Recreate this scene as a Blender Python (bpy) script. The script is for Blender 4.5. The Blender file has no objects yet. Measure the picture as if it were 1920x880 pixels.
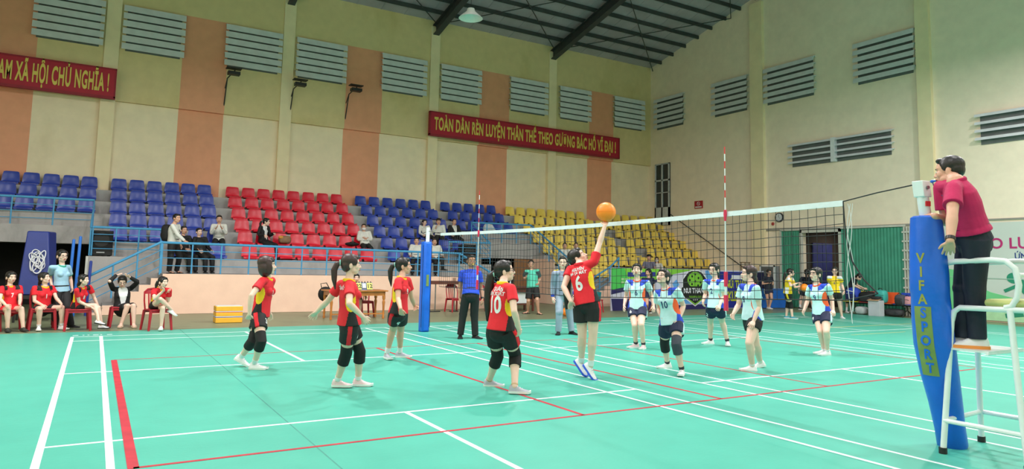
import bpy, bmesh, math, random
import numpy as np
from mathutils import Vector, Matrix
from mathutils.bvhtree import BVHTree
random.seed(11)
S = bpy.context.scene
COL = S.collection
R_ = math.radians

# ---------------------------------------------------------------- camera
CAM = Vector((-6.3321, -5.7030, 1.4945))
cam_d = bpy.data.cameras.new('camera')
cam_o = bpy.data.objects.new('camera', cam_d)
COL.objects.link(cam_o)
ax_r = Vector((0.8563, -0.5159, 0.0205)).normalized()
ax_f = Vector((0.5136, 0.8527, 0.0959)).normalized()


def cam_axes(yaw, pitch, roll):
    cy, sy = math.cos(yaw), math.sin(yaw)
    f = Vector((sy * math.cos(pitch), cy * math.cos(pitch), math.sin(pitch)))
    r = Vector((cy, -sy, 0))
    u = r.cross(f)
    c, s = math.cos(roll), math.sin(roll)
    return c * r + s * u, -s * r + c * u, f


cr, cu, cf = cam_axes(.5422, .0961, .0206)
cam_o.matrix_world = Matrix(((cr.x, cu.x, -cf.x, CAM.x), (cr.y, cu.y, -cf.y, CAM.y), (cr.z, cu.z, -cf.z, CAM.z), (0, 0, 0, 1)))
cam_d.sensor_width = 36.0
cam_d.lens = 36.0 * 1286.69 / 1920.0
cam_d.shift_y = -(440.0 - 373.82) / 1920.0
cam_d.clip_end = 200
S.camera = cam_o

# ---------------------------------------------------------------- light and exposure
S.view_settings.view_transform = 'Standard'
S.view_settings.look = 'None'
S.view_settings.exposure = 0.0
S.view_settings.gamma = 1.0
S.view_settings.use_curve_mapping = False
S.cycles.use_denoising = True
S.cycles.max_bounces = 6
S.cycles.diffuse_bounces = 4
S.cycles.caustics_reflective = False
S.cycles.caustics_refractive = False
LAMP_Z = 8.9
LAMP_W = 245.0
LAMP_COL = (1.0, 0.965, 0.95)
LAMPS = [(x, y) for y in (-9.5, -3.0) for x in (-10.5, -4.2, 1.8, 7.8)] + [(-10.5, 3.0), (-4.2, 3.0), (1.8, 3.0), (7.8, 2.0), (13.6, -.8), (13.4, -8.0)] + [(-10.5, 7.6), (-4.2, 7.0), (1.8, 6.4)]
W = bpy.data.worlds.new('world')
S.world = W
W.use_nodes = True
W.node_tree.nodes['Background'].inputs[0].default_value = (.75, .85, 1, 1)
W.node_tree.nodes['Background'].inputs[1].default_value = .25
for i, (x, y) in enumerate(LAMPS):
    ld = bpy.data.lights.new('lamp_light', 'AREA')
    ld.shape = 'DISK'
    ld.size = .5
    ld.energy = LAMP_W * (2.8 if x > 13 and y > -5 else 2.1 if y > 5 else 2.4 if y > 1.5 and x > 7 else .82)
    ld.color = LAMP_COL
    lo = bpy.data.objects.new('lamp_light', ld)
    lo.location = (x, y, LAMP_Z - .03)
    COL.objects.link(lo)


# ---------------------------------------------------------------- materials
def lin(c):
    c = c / 255.0
    return c / 12.92 if c <= .04045 else ((c + .055) / 1.055) ** 2.4


MATS = {}


def M(name, rgb, rough=.6, var=.08, scale=6.0, metal=0.0, bump=0.0, bscale=40.0, spec=.5, emit=None):
    """procedural surface: base colour broken by noise, optional bump"""
    if name in MATS:
        return MATS[name]
    m = bpy.data.materials.new(name)
    m.use_nodes = True
    nt = m.node_tree
    b = nt.nodes['Principled BSDF']
    b.inputs['Roughness'].default_value = rough
    b.inputs['Metallic'].default_value = metal
    b.inputs['Specular IOR Level'].default_value = spec
    col = [lin(v) for v in rgb]
    tc = nt.nodes.new('ShaderNodeTexCoord')
    nz = nt.nodes.new('ShaderNodeTexNoise')
    nz.inputs['Scale'].default_value = scale
    nz.inputs['Detail'].default_value = 4
    nt.links.new(tc.outputs['Object'], nz.inputs['Vector'])
    rp = nt.nodes.new('ShaderNodeValToRGB')
    rp.color_ramp.elements[0].position = .3
    rp.color_ramp.elements[1].position = .7
    rp.color_ramp.elements[0].color = [c * (1 - var) for c in col] + [1]
    rp.color_ramp.elements[1].color = [min(1, c * (1 + var)) for c in col] + [1]
    nt.links.new(nz.outputs['Fac'], rp.inputs['Fac'])
    nt.links.new(rp.outputs['Color'], b.inputs['Base Color'])
    if bump:
        n2 = nt.nodes.new('ShaderNodeTexNoise')
        n2.inputs['Scale'].default_value = bscale
        n2.inputs['Detail'].default_value = 5
        nt.links.new(tc.outputs['Object'], n2.inputs['Vector'])
        bp = nt.nodes.new('ShaderNodeBump')
        bp.inputs['Strength'].default_value = bump
        bp.inputs['Distance'].default_value = .02
        nt.links.new(n2.outputs['Fac'], bp.inputs['Height'])
        nt.links.new(bp.outputs['Normal'], b.inputs['Normal'])
    if emit:
        b.inputs['Emission Color'].default_value = list(emit[:3]) + [1]
        b.inputs['Emission Strength'].default_value = emit[3]
    MATS[name] = m
    return m


def stained(name, rgb, stain, amount=.5, scale=.6, rough=.85, thresh=.55):
    """painted plaster with cloudy stains"""
    m = M(name, rgb, rough, .04, 3.0, bump=.08, bscale=25)
    nt = m.node_tree
    b = nt.nodes['Principled BSDF']
    src = b.inputs['Base Color'].links[0].from_socket
    tc = [n for n in nt.nodes if n.type == 'TEX_COORD'][0]
    nz = nt.nodes.new('ShaderNodeTexNoise')
    nz.inputs['Scale'].default_value = scale
    nz.inputs['Detail'].default_value = 8
    nz.inputs['Roughness'].default_value = .62
    mp = nt.nodes.new('ShaderNodeMapping')
    mp.inputs['Scale'].default_value = (1, 1, .6)
    nt.links.new(tc.outputs['Object'], mp.inputs['Vector'])
    nt.links.new(mp.outputs['Vector'], nz.inputs['Vector'])
    rp = nt.nodes.new('ShaderNodeValToRGB')
    rp.color_ramp.elements[0].position = thresh
    rp.color_ramp.elements[1].position = thresh + .2
    rp.color_ramp.elements[0].color = (0, 0, 0, 1)
    rp.color_ramp.elements[1].color = (amount, amount, amount, 1)
    nt.links.new(nz.outputs['Fac'], rp.inputs['Fac'])
    mx = nt.nodes.new('ShaderNodeMix')
    mx.data_type = 'RGBA'
    nt.links.new(rp.outputs['Color'], mx.inputs['Factor'])
    nt.links.new(src, mx.inputs['A'])
    mx.inputs['B'].default_value = [lin(v) for v in stain] + [1]
    nt.links.new(mx.outputs['Result'], b.inputs['Base Color'])
    return m


# ---------------------------------------------------------------- mesh helpers
def frame_from(d, ref=None):
    d = Vector(d).normalized()
    if ref is None:
        ref = Vector((0, 0, 1)) if abs(d.z) < .9 else Vector((1, 0, 0))
    a = Vector(ref) - d * d.dot(Vector(ref))
    if a.length < 1e-6:
        a = d.orthogonal()
    a.normalize()
    return a, d.cross(a)


class MB:
    """collects shapes into one mesh"""

    def __init__(s):
        s.v, s.f, s.m = [], [], []

    def add(s, vs, fs, mi=0):
        o = len(s.v)
        s.v += [tuple(p) for p in vs]
        for f in fs:
            s.f.append(tuple(i + o for i in f))
            s.m.append(mi)
        return s

    def box(s, x0, x1, y0, y1, z0, z1, mi=0):
        vs = [(x0, y0, z0), (x1, y0, z0), (x1, y1, z0), (x0, y1, z0), (x0, y0, z1), (x1, y0, z1), (x1, y1, z1), (x0, y1, z1)]
        return s.add(vs, [(0, 3, 2, 1), (4, 5, 6, 7), (0, 1, 5, 4), (1, 2, 6, 5), (2, 3, 7, 6), (3, 0, 4, 7)], mi)

    def obox(s, c, ax, ay, az, mi=0):
        c = Vector(c); ax = Vector(ax); ay = Vector(ay); az = Vector(az)
        vs = [c + ax * i + ay * j + az * k for k in (-1, 1) for i, j in ((-1, -1), (1, -1), (1, 1), (-1, 1))]
        return s.add(vs, [(0, 3, 2, 1), (4, 5, 6, 7), (0, 1, 5, 4), (1, 2, 6, 5), (2, 3, 7, 6), (3, 0, 4, 7)], mi)

    def tube(s, pts, rad, seg=10, cap='flat', ref=None, mi=0, closed=False):
        """loft along a polyline; rad = number, list, or list of (a, b) half axes (a along ref)"""
        pts = [Vector(p) for p in pts]
        n = len(pts)
        if not isinstance(rad, (list, tuple)):
            rad = [rad] * n
        rad = [r if isinstance(r, (tuple, list)) else (r, r) for r in rad]
        P, Rr = list(pts), list(rad)
        T = []
        for i in range(n):
            if closed:
                t = pts[(i + 1) % n] - pts[i - 1]
            else:
                t = pts[min(i + 1, n - 1)] - pts[max(i - 1, 0)]
            T.append(t.normalized() if t.length > 1e-9 else Vector((0, 0, 1)))
        Tt = list(T)
        if cap == 'round' and not closed:
            a0, a1 = Rr[0], Rr[-1]
            pre, post = [], []
            for q in (.95, .7, .35):
                k = math.sqrt(1 - q * q)
                pre.append((pts[0] - T[0] * min(a0) * q, (a0[0] * k, a0[1] * k), T[0]))
            for q in (.35, .7, .95):
                k = math.sqrt(1 - q * q)
                post.append((pts[-1] + T[-1] * min(a1) * q, (a1[0] * k, a1[1] * k), T[-1]))
            P = [p[0] for p in pre] + P + [p[0] for p in post]
            Rr = [p[1] for p in pre] + Rr + [p[1] for p in post]
            Tt = [p[2] for p in pre] + Tt + [p[2] for p in post]
        vs = []
        a = None
        for i, p in enumerate(P):
            if ref is not None:
                a, b = frame_from(Tt[i], ref)
            elif a is None:
                a, b = frame_from(Tt[i])
            else:
                a = a - Tt[i] * a.dot(Tt[i])
                a.normalize()
                b = Tt[i].cross(a)
            for k in range(seg):
                th = 2 * math.pi * k / seg
                vs.append(p + a * (math.cos(th) * Rr[i][0]) + b * (math.sin(th) * Rr[i][1]))
        fs = []
        N = len(P)
        for i in range(N if closed else N - 1):
            for k in range(seg):
                k2 = (k + 1) % seg
                j = (i + 1) % N
                fs.append((i * seg + k, i * seg + k2, j * seg + k2, j * seg + k))
        if not closed and cap is not None:
            fs.append(tuple(range(seg))[::-1])
            fs.append(tuple((N - 1) * seg + k for k in range(seg)))
        return s.add(vs, fs, mi)

    def ell(s, c, rad, fr=None, seg=14, rings=9, mi=0):
        c = Vector(c)
        if fr is None:
            fr = (Vector((1, 0, 0)), Vector((0, 1, 0)), Vector((0, 0, 1)))
        if not isinstance(rad, (tuple, list)):
            rad = (rad,) * 3
        vs = [c + fr[2] * -rad[2]]
        for i in range(1, rings):
            ph = -math.pi / 2 + math.pi * i / rings
            for k in range(seg):
                th = 2 * math.pi * k / seg
                vs.append(c + fr[0] * (rad[0] * math.cos(ph) * math.cos(th)) + fr[1] * (rad[1] * math.cos(ph) * math.sin(th)) + fr[2] * (rad[2] * math.sin(ph)))
        vs.append(c + fr[2] * rad[2])
        fs = []
        for k in range(seg):
            fs.append((0, 1 + (k + 1) % seg, 1 + k))
        for i in range(rings - 2):
            for k in range(seg):
                a = 1 + i * seg + k
                b = 1 + i * seg + (k + 1) % seg
                fs.append((a, b, b + seg, a + seg))
        o = 1 + (rings - 2) * seg
        L = len(vs) - 1
        for k in range(seg):
            fs.append((o + k, o + (k + 1) % seg, L))
        return s.add(vs, fs, mi)

    def sell(s, c, rad, fr=None, e=.55, seg=24, rings=14, mi=0):
        """soft box (superellipsoid)"""
        c = Vector(c)
        fr = fr or (Vector((1, 0, 0)), Vector((0, 1, 0)), Vector((0, 0, 1)))
        pw = lambda v: math.copysign(abs(v) ** e, v)
        vs = [c - fr[2] * rad[2]]
        for i in range(1, rings):
            ph = -math.pi / 2 + math.pi * i / rings
            for k in range(seg):
                th = 2 * math.pi * k / seg
                vs.append(c + fr[0] * (rad[0] * pw(math.cos(ph)) * pw(math.cos(th))) + fr[1] * (rad[1] * pw(math.cos(ph)) * pw(math.sin(th))) + fr[2] * (rad[2] * pw(math.sin(ph))))
        vs.append(c + fr[2] * rad[2])
        fs = [(0, 1 + (k + 1) % seg, 1 + k) for k in range(seg)]
        for i in range(rings - 2):
            for k in range(seg):
                a = 1 + i * seg + k
                b = 1 + i * seg + (k + 1) % seg
                fs.append((a, b, b + seg, a + seg))
        o = 1 + (rings - 2) * seg
        fs += [(o + k, o + (k + 1) % seg, len(vs) - 1) for k in range(seg)]
        return s.add(vs, fs, mi)

    def lathe(s, prof, c=(0, 0, 0), seg=20, mi=0):
        """profile (r, z) turned about z"""
        c = Vector(c)
        vs, fs = [], []
        n = len(prof)
        for r, z in prof:
            for k in range(seg):
                th = 2 * math.pi * k / seg
                vs.append(c + Vector((r * math.cos(th), r * math.sin(th), z)))
        for i in range(n - 1):
            for k in range(seg):
                k2 = (k + 1) % seg
                fs.append((i * seg + k, i * seg + k2, (i + 1) * seg + k2, (i + 1) * seg + k))
        fs.append(tuple(range(seg))[::-1])
        fs.append(tuple((n - 1) * seg + k for k in range(seg)))
        return s.add(vs, fs, mi)

    def prism(s, poly, o, ax, ay, n, mi=0):
        """polygon (u, v) in plane o + u ax + v ay, thickened along n"""
        o = Vector(o); ax = Vector(ax); ay = Vector(ay); n = Vector(n)
        k = len(poly)
        vs = [o + ax * u + ay * v for u, v in poly] + [o + ax * u + ay * v + n for u, v in poly]
        fs = [tuple(range(k))[::-1], tuple(range(k, 2 * k))] + [(i, (i + 1) % k, (i + 1) % k + k, i + k) for i in range(k)]
        return s.add(vs, fs, mi)

    def mesh(s, name, mats):
        me = bpy.data.meshes.new(name)
        me.from_pydata(s.v, [], s.f)
        if not isinstance(mats, (list, tuple)):
            mats = [mats]
        for m in mats:
            me.materials.append(m)
        if len(mats) > 1:
            me.polygons.foreach_set('material_index', s.m)
        me.update()
        bm = bmesh.new(); bm.from_mesh(me)
        bmesh.ops.recalc_face_normals(bm, faces=bm.faces)
        bm.to_mesh(me); bm.free()
        return me

    def build(s, name, mats, parent=None, smooth=35, off=None, bevel=0):
        me = s.mesh(name, mats)
        if smooth:
            me.shade_smooth()
            me.set_sharp_from_angle(angle=R_(smooth))
        o = bpy.data.objects.new(name, me)
        COL.objects.link(o)
        if parent is not None:
            o.parent = parent
            o.location = -off if off is not None else -parent_origin(parent)
        if bevel:
            bv = o.modifiers.new('bevel', 'BEVEL')
            bv.width = bevel; bv.segments = 2; bv.limit_method = 'ANGLE'
        return o


def parent_origin(o):
    p = Vector((0, 0, 0))
    while o is not None:
        p += o.location
        o = o.parent
    return p


def tag(o, label=None, cat=None, group=None, kind=None):
    if label: o['label'] = label
    if cat: o['category'] = cat
    if group: o['group'] = group
    if kind: o['kind'] = kind
    return o


def thing(name, label, cat, loc=(0, 0, 0), group=None):
    o = bpy.data.objects.new(name, None)
    o.empty_display_size = .1
    COL.objects.link(o)
    o.location = loc
    return tag(o, label, cat, group)


def struct(name, mb, mats, smooth=None):
    return tag(mb.build(name, mats, smooth=smooth), kind='structure')


# text is collected and turned into meshes in one pass
TEXTS = []


def text(body, size, mat, name, parent, o, ax, ay, align='CENTER', bold=0.0, depth=.004, sx=1.0, wrap=None, offn=.004, space=1.0, fit=None):
    """lettering in the plane o, ax, ay (or wrapped on a mesh: wrap=(object, direction))"""
    TEXTS.append(dict(body=body, size=size, mat=mat, name=name, parent=parent, o=Vector(o), ax=Vector(ax).normalized(), ay=Vector(ay).normalized(), align=align,
                      bold=bold, depth=depth, sx=sx, space=space, fit=fit, wrap=wrap, offn=offn))


def finish_texts():
    tmp = []
    for t in TEXTS:
        c = bpy.data.curves.new('lettering', 'FONT')
        c.body = t['body']; c.size = t['size']; c.align_x = t['align']; c.align_y = 'CENTER'
        c.offset = t['bold'] * t['size']
        c.extrude = 0 if t['wrap'] else t['depth'] / 2
        c.resolution_u = 4
        c.space_character = t.get('space', 1.0)
        ob = bpy.data.objects.new('lettering', c)
        COL.objects.link(ob)
        tmp.append(ob)
    dg = bpy.context.evaluated_depsgraph_get()
    trees = {}
    for t, ob in zip(TEXTS, tmp):
        me = bpy.data.meshes.new_from_object(ob.evaluated_get(dg))
        n = t['ax'].cross(t['ay'])
        if t['fit']:
            xs_ = [v.co.x for v in me.vertices]
            t['sx'] = t['fit'] / (max(xs_) - min(xs_))
        if t['wrap']:
            tgt, d = t['wrap']
            if tgt.name not in trees:
                tm = tgt.data
                trees[tgt.name] = BVHTree.FromPolygons([v.co.copy() for v in tm.vertices], [tuple(p.vertices) for p in tm.polygons])
            tree = trees[tgt.name]
            bm = bmesh.new(); bm.from_mesh(me)
            bmesh.ops.remove_doubles(bm, verts=bm.verts, dist=1e-5)
            bmesh.ops.triangulate(bm, faces=bm.faces)
            for _ in range(3):
                es = [e for e in bm.edges if e.calc_length() > .022]
                if not es: break
                bmesh.ops.subdivide_edges(bm, edges=es, cuts=1)
                bmesh.ops.triangulate(bm, faces=bm.faces)
            last = 0
            for v in bm.verts:
                p = t['o'] + t['ax'] * v.co.x * t['sx'] + t['ay'] * v.co.y
                h = tree.ray_cast(p, d, 1.0)
                if h[0] is not None:
                    last = (h[0] - p).dot(d)
                v.co = p + d * (last - t['offn'])
            bm.to_mesh(me); bm.free()
        else:
            for v in me.vertices:
                v.co = t['o'] + t['ax'] * v.co.x * t['sx'] + t['ay'] * v.co.y + n * (v.co.z + t['depth'] / 2)
        me.materials.clear()
        me.materials.append(t['mat'])
        o2 = bpy.data.objects.new(t['name'], me)
        COL.objects.link(o2)
        if t['parent'] is not None:
            o2.parent = t['parent']
            o2.location = -parent_origin(t['parent'])
        bpy.data.objects.remove(ob)


ORD = 'zeroth first second third fourth fifth sixth seventh eighth ninth tenth eleventh twelfth thirteenth fourteenth fifteenth sixteenth seventeenth'.split()


def face_dir(pos, ang):
    """horizontal direction: 0 = towards the camera, 90 = to the right of the view"""
    v = Vector((pos[0] - CAM.x, pos[1] - CAM.y, 0)).normalized()
    r = Vector((v.y, -v.x, 0))
    a = R_(ang)
    return r * math.sin(a) - v * math.cos(a)
# ================================================================ the hall
XL, XR, YF, YB = -14.0, 18.5, -13.0, 21.5
EAVE = 11.95
RIDGE_Y, SLOPE = 4.2, .245


def roof_z(y):
    return EAVE + .2 + (YB - y) * SLOPE if y > RIDGE_Y else EAVE + .2 + (YB - RIDGE_Y) * SLOPE - (RIDGE_Y - y) * SLOPE


cream = stained('cream_paint', (248, 229, 198), (206, 184, 140), .5, .35, thresh=.57)
cream_hi_dim = stained('cream_upper_dimmed', (230, 208, 158), (194, 170, 100), .6, .3, thresh=.53)  # upper wall's dimness put into this darker cream; yellow stains are its own
cream_col = M('cream_column_paint', (250, 230, 192), .85, .05, 2.0, bump=.06)
pink_paint = stained('salmon_stripe_paint', (240, 168, 134), (220, 150, 116), .5, .5)
peach = stained('peach_plaster', (252, 212, 190), (226, 172, 148), .55, 1.1, thresh=.58)
concrete = stained('stand_concrete', (178, 174, 174), (112, 110, 110), .6, .9, thresh=.52)
white_lv = M('louver_white', (222, 224, 230), .6, .06, 4)
dark_gap = M('louver_gap', (104, 108, 108), .8, .1, 4)
steel_dark = M('roof_steel', (62, 66, 68), .6, .15, 3)
roof_sheet = M('roof_sheet', (178, 172, 184), .55, .1, 1.5)
hall_shade = M('passage_shade', (26, 25, 24), .9, .2, 2)  # gloom of the unlit passages put into a near-black wall colour
brown_board = M('brown_door', (150, 108, 74), .6, .12, 5)

# floor: concrete apron, green rubber mat and painted lines, one mesh
floor_conc = stained('floor_concrete', (124, 132, 102), (98, 104, 84), .6, .7, rough=.4, thresh=.5)
mat_green = stained('court_mat_green', (76, 178, 158), (66, 166, 148), .7, .5, rough=.42, thresh=.5)
line_white = M('line_white', (232, 240, 244), .5, .03, 8)
line_red = M('line_red', (184, 40, 58), .5, .18, 5)
line_yellow = M('line_yellow', (196, 190, 112), .5, .1, 6)
seam = M('mat_seam', (60, 140, 128), .6, .1, 8)
fl = MB()
fl.box(XL, XR + 4.5, YF, YB, -.25, -.006, 0)
fl.box(XL + .6, 17.2, YF + .8, 10.55, -.2, 0, 1)


def line(x0, y0, x1, y1, w, mi, z=.0015):
    d = Vector((x1 - x0, y1 - y0, 0)); L = d.length; d /= L
    n = Vector((-d.y, d.x, 0)) * w / 2
    c = Vector(((x0 + x1) / 2, (y0 + y1) / 2, z / 2))
    fl.obox(c, d * (L / 2), n, Vector((0, 0, z / 2)), mi)


# volleyball court 12 x 6 m in red
for a in ((-6, -.02, -6, 6, .075), (6, 0, 6, 6, .04), (-6, 0, 6, 0, .04), (-6, 6, 6, 6, .03), (-2, 0, -2, 6, .045), (0, 0, 0, 6, .045), (2, 0, 2, 6, .04)):
    line(*a, 3, .0022)


# badminton courts in white: u across x, v along y
def badminton(bx, by, w=.04, right=True):
    for u in (0, .46, 5.64, 6.10):
        line(bx + u, by - 6.7, bx + u, by + 6.7, .055 if u < 1 and bx < -6 else w, 2)
    for v in (-6.7, -5.94, -1.98, 1.98, 5.94, 6.7):
        line(bx, by + v, bx + 6.1, by + v, w, 2, .0012)
    line(bx + 3.05, by - 6.7, bx + 3.05, by - 1.98, w * 1.2, 2)
    line(bx + 3.05, by + 1.98, bx + 3.05, by + 6.7, w * 1.2, 2)


badminton(-6.60, 2.885)
badminton(.62, 2.885)
badminton(7.85, 2.885)
for a in ((10.2, 5.9, 17.1, 5.9, .06), (14.5, 1.2, 17.1, .2, .05), (9.3, 4.35, 11.6, 4.35, .04)):
    line(*a, 4, .0011)
for x in (-9.2, -4.7, -1.0, 3.7, 7.2, 10.6, 14.4):
    line(x, YF + .8, x, 10.55, .012, 5, .0006)
# small white marks at the back of the left court
for i, (w_, gap) in enumerate(((.09, .0), (.03, .16), (.03, .24), (.09, .33), (.03, .45), (.09, .56))):
    line(-6.6 + gap, 9.87, -6.6 + gap + w_, 9.87, .06, 2)
floor = struct('floor', fl, [floor_conc, mat_green, line_white, line_red, line_yellow, seam])

# back wall with its salmon stripes and a shallow ledge
STR = [(-10.4, -8.45), (-4.12, -2.6), (1.95, 3.5), (8.15, 9.72), (14.4, 15.95)]
wb = MB()
xs = [XL] + [v for s_ in STR for v in s_] + [XR]
for i in range(len(xs) - 1):
    mi = i % 2
    wb.box(xs[i], xs[i + 1], YB, YB + .2, 0, 6.88, mi)
    if mi:
        wb.box(xs[i], xs[i + 1], YB - .14, YB + .2, 6.88, 10.35, 1)
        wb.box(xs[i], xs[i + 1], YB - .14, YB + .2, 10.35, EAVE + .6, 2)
    else:
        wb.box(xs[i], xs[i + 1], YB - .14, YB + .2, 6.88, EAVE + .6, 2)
wall_back = struct('wall_back', wb, [cream, pink_paint, cream_hi_dim])
for cx in (-12.55, -6.33, -.4, 5.86, 12.13):
    c = MB().box(cx - .22, cx + .22, YB - .2, YB, 3.6, EAVE - .05)
    struct('column', c, cream_col)

# right wall with a doorway, pilasters and sloping top
wr = MB()
T = .25


def wall_piece(y0, y1, z0, top=None):
    a = [(y0, z0), (y1, z0), (y1, roof_z(y1) if top is None else top), (y0, roof_z(y0) if top is None else top)]
    wr.prism(a, (XR, 0, 0), (0, 1, 0), (0, 0, 1), (T, 0, 0))


wall_piece(YF, RIDGE_Y, 0)
wall_piece(RIDGE_Y, 10.58, 0)
wall_piece(12.32, YB + .2, 0)
wall_piece(10.58, 12.32, 3.17)
wall_right = struct('wall_right', wr, stained('cream_end_wall', (250, 232, 210), (220, 196, 158), .4, .3, thresh=.6))
for y0, y1 in ((14.05, 14.72), (6.95, 7.42), (-.2, .3)):
    struct('column', MB().box(XR - .16, XR, y0, y1, 0, roof_z(y1) - .3), cream_col)
struct('trim_1', MB().box(XR - .05, XR, 7.42, 14.05, 3.2, 3.27).box(XR - .05, XR, -5, 6.95, 3.27, 3.32), M('conduit_grey', (150, 145, 138), .6))
# left and front walls close the hall
struct('wall_left', MB().prism([(YF, 0), (YB, 0), (YB, roof_z(YB)), (RIDGE_Y, roof_z(RIDGE_Y)), (YF, roof_z(YF))], (XL - .2, 0, 0), (0, 1, 0), (0, 0, 1), (.2, 0, 0)), cream)
struct('wall_front', MB().box(XL, XR, YF - .2, YF, 0, EAVE + .4), cream)
# store room behind the doorway
rm = MB()
rm.box(XR + T, XR + 4, 12.6, 12.8, 0, 3.4).box(XR + T, XR + 4, 10.1, 10.3, 0, 3.4).box(XR + 3.9, XR + 4.1, 10.1, 12.8, 0, 3.4).box(XR + T, XR + 4, 10.1, 12.8, 3.3, 3.45)
struct('wall_storeroom', rm, M('storeroom_brown', (72, 62, 54), .9, .15, 2))

sl_ = bpy.data.lights.new('store_fill', 'AREA'); sl_.shape = 'DISK'; sl_.size = .3; sl_.energy = 26; sl_.color = (1, .93, .85)  # added fill without a fixture, lifts the dark storeroom interior
so_ = bpy.data.objects.new('store_fill', sl_); so_.location = (XR + 2.0, 11.4, 3.25); COL.objects.link(so_)

# roof: sheets, purlins, rafters and bracing rods
rf = MB()
for y0, y1 in ((RIDGE_Y, YB + .3), (RIDGE_Y, YF - .3)):
    rf.add([(XL, y0, roof_z(y0)), (XR + .3, y0, roof_z(y0)), (XR + .3, y1, roof_z(y1)), (XL, y1, roof_z(y1)),
            (XL, y0, roof_z(y0) + .06), (XR + .3, y0, roof_z(y0) + .06), (XR + .3, y1, roof_z(y1) + .06), (XL, y1, roof_z(y1) + .06)],
           [(0, 1, 2, 3), (7, 6, 5, 4), (0, 4, 5, 1), (1, 5, 6, 2), (2, 6, 7, 3), (3, 7, 4, 0)])
x = XL + .5
while x < XR:                                   # sheet laps
    rf.prism([(YB, roof_z(YB) - .02), (RIDGE_Y, roof_z(RIDGE_Y) - .02), (RIDGE_Y, roof_z(RIDGE_Y)), (YB, roof_z(YB))], (x, 0, 0), (0, 1, 0), (0, 0, 1), (.03, 0, 0))
    x += 1.05
ceiling = struct('ceiling', rf, roof_sheet)
sn = Vector((0, 1, -SLOPE)).normalized(); up_n = Vector((0, SLOPE, 1)).normalized()
for i in range(20):                              # purlins run along the hall
    y = YB - .1 - i * .87
    p = MB().box(XL, XR - .02, y - .035, y + .035, roof_z(y) - .19, roof_z(y) - .025)
    struct('beam', p, steel_dark)
for cx in (-12.55, -6.33, -.4, 5.86, 12.13):
    rb = MB()
    for a, b in ((YB - .05, RIDGE_Y), (RIDGE_Y, YF)):
        za, zb = roof_z(a) - .2, roof_z(b) - .2
        rb.prism([(a, za - .46), (b, zb - .36), (b, zb), (a, za)], (cx - .015, 0, 0), (0, 1, 0), (0, 0, 1), (.03, 0, 0))
        for dz in (0, -.44):
            rb.prism([(a, za + dz - .03), (b, zb + dz * .8 - .03), (b, zb + dz * .8), (a, za + dz)], (cx - .14, 0, 0), (0, 1, 0), (0, 0, 1), (.28, 0, 0))
    struct('beam', rb, steel_dark)
for xa, xb in ((-6.33, -.4), (-.4, 5.86), (5.86, 12.13), (12.13, XR)):
    for ya, yb in ((YB - .3, YB - 5.6), (YB - 5.6, YB - 11)):
        for s_, e_ in ((xa, xb), (xb, xa)):
            struct('beam', MB().tube([(s_, ya, roof_z(ya) - .24), (e_, yb, roof_z(yb) - .24)], .022, 6), steel_dark)


# louvred vents: a dark opening with slats, the slats a part each
def louver(name, label, along, x0, x1, z0, z1, n, face, mid=None):
    if along == 'x':
        t = thing(name, label, 'vent', ((x0 + x1) / 2, YB - .08, z0), 'louvred vents high on the walls')
        bk = MB().box(x0 + .12, x1 - .12, YB - .17, YB - .13, z0, z1)
    else:
        t = thing(name, label, 'vent', (XR - .02, (x0 + x1) / 2, z0), 'louvred vents high on the walls')
        bk = MB().box(XR - .035, XR - .01, x0 + .12, x1 - .12, z0, z1)
    bk.build('opening', dark_gap, t, smooth=None)
    h = (z1 - z0) / n
    for i in range(n):
        za = z0 + i * h
        s_ = MB()
        zt, zb_ = za + h * .97, za + h * (.97 - face)
        prof = [(0, zt), (-.16, zt - .02), (-.2, zb_), (-.185, zb_), (-.14, zt - .05), (0, zt - .03)]
        if along == 'x':
            s_.prism(prof, (x0, YB - .14, 0), (0, 1, 0), (0, 0, 1), (x1 - x0, 0, 0))
        else:
            s_.prism(prof, (XR, x0, 0), (1, 0, 0), (0, 0, 1), (0, x1 - x0, 0))
        s_.build('slat', white_lv, t, smooth=None)
    if mid is not None:
        MB().box(XR - .2, XR - .02, mid - .09, mid + .09, z0, z1).build('mullion', white_lv, t, smooth=None)
    return t


LB = [(-8.62, -6.6, 'above the left red banner, left of the first column'), (-6.05, -4.08, 'right of the column at the left banner end'),
      (-2.72, -.66, 'left of the second column, over a floodlight'), (-.12, 1.9, 'right of the second column, over a floodlight'),
      (3.4, 5.45, 'just left of the column at the long banner start'), (6.12, 8.15, 'over the start of the long red banner'),
      (9.68, 11.8, 'over the middle of the long red banner'), (12.5, 14.4, 'over the end of the long red banner'), (15.9, 17.95, 'at the back wall corner')]
for x0, x1, where in LB:
    louver('louver_vent', 'white slatted vent ' + where, 'x', x0, x1, 8.68, 10.3, 6, .90)
for y0, y1, where in ((18.85, 20.95, 'nearest the corner on the end wall'), (14.9, 17.0, 'left of the slim column on the end wall'), (11.5, 14.0, 'right of the slim column on the end wall'),
                      (7.47, 9.8, 'left of the wide column, above the wide vent')):
    louver('louver_vent', 'white slatted vent ' + where, 'y', y0, y1, 8.72, 10.36, 6, .76)
louver('louver_vent', 'wide four slat vent in two halves on the end wall', 'y', 8.36, 12.8, 5.84, 6.8, 4, .45, 10.73)
louver('louver_vent', 'wide four slat vent above the referee and mural', 'y', 1.2, 5.6, 5.78, 6.82, 4, .45, 3.6)

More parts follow.
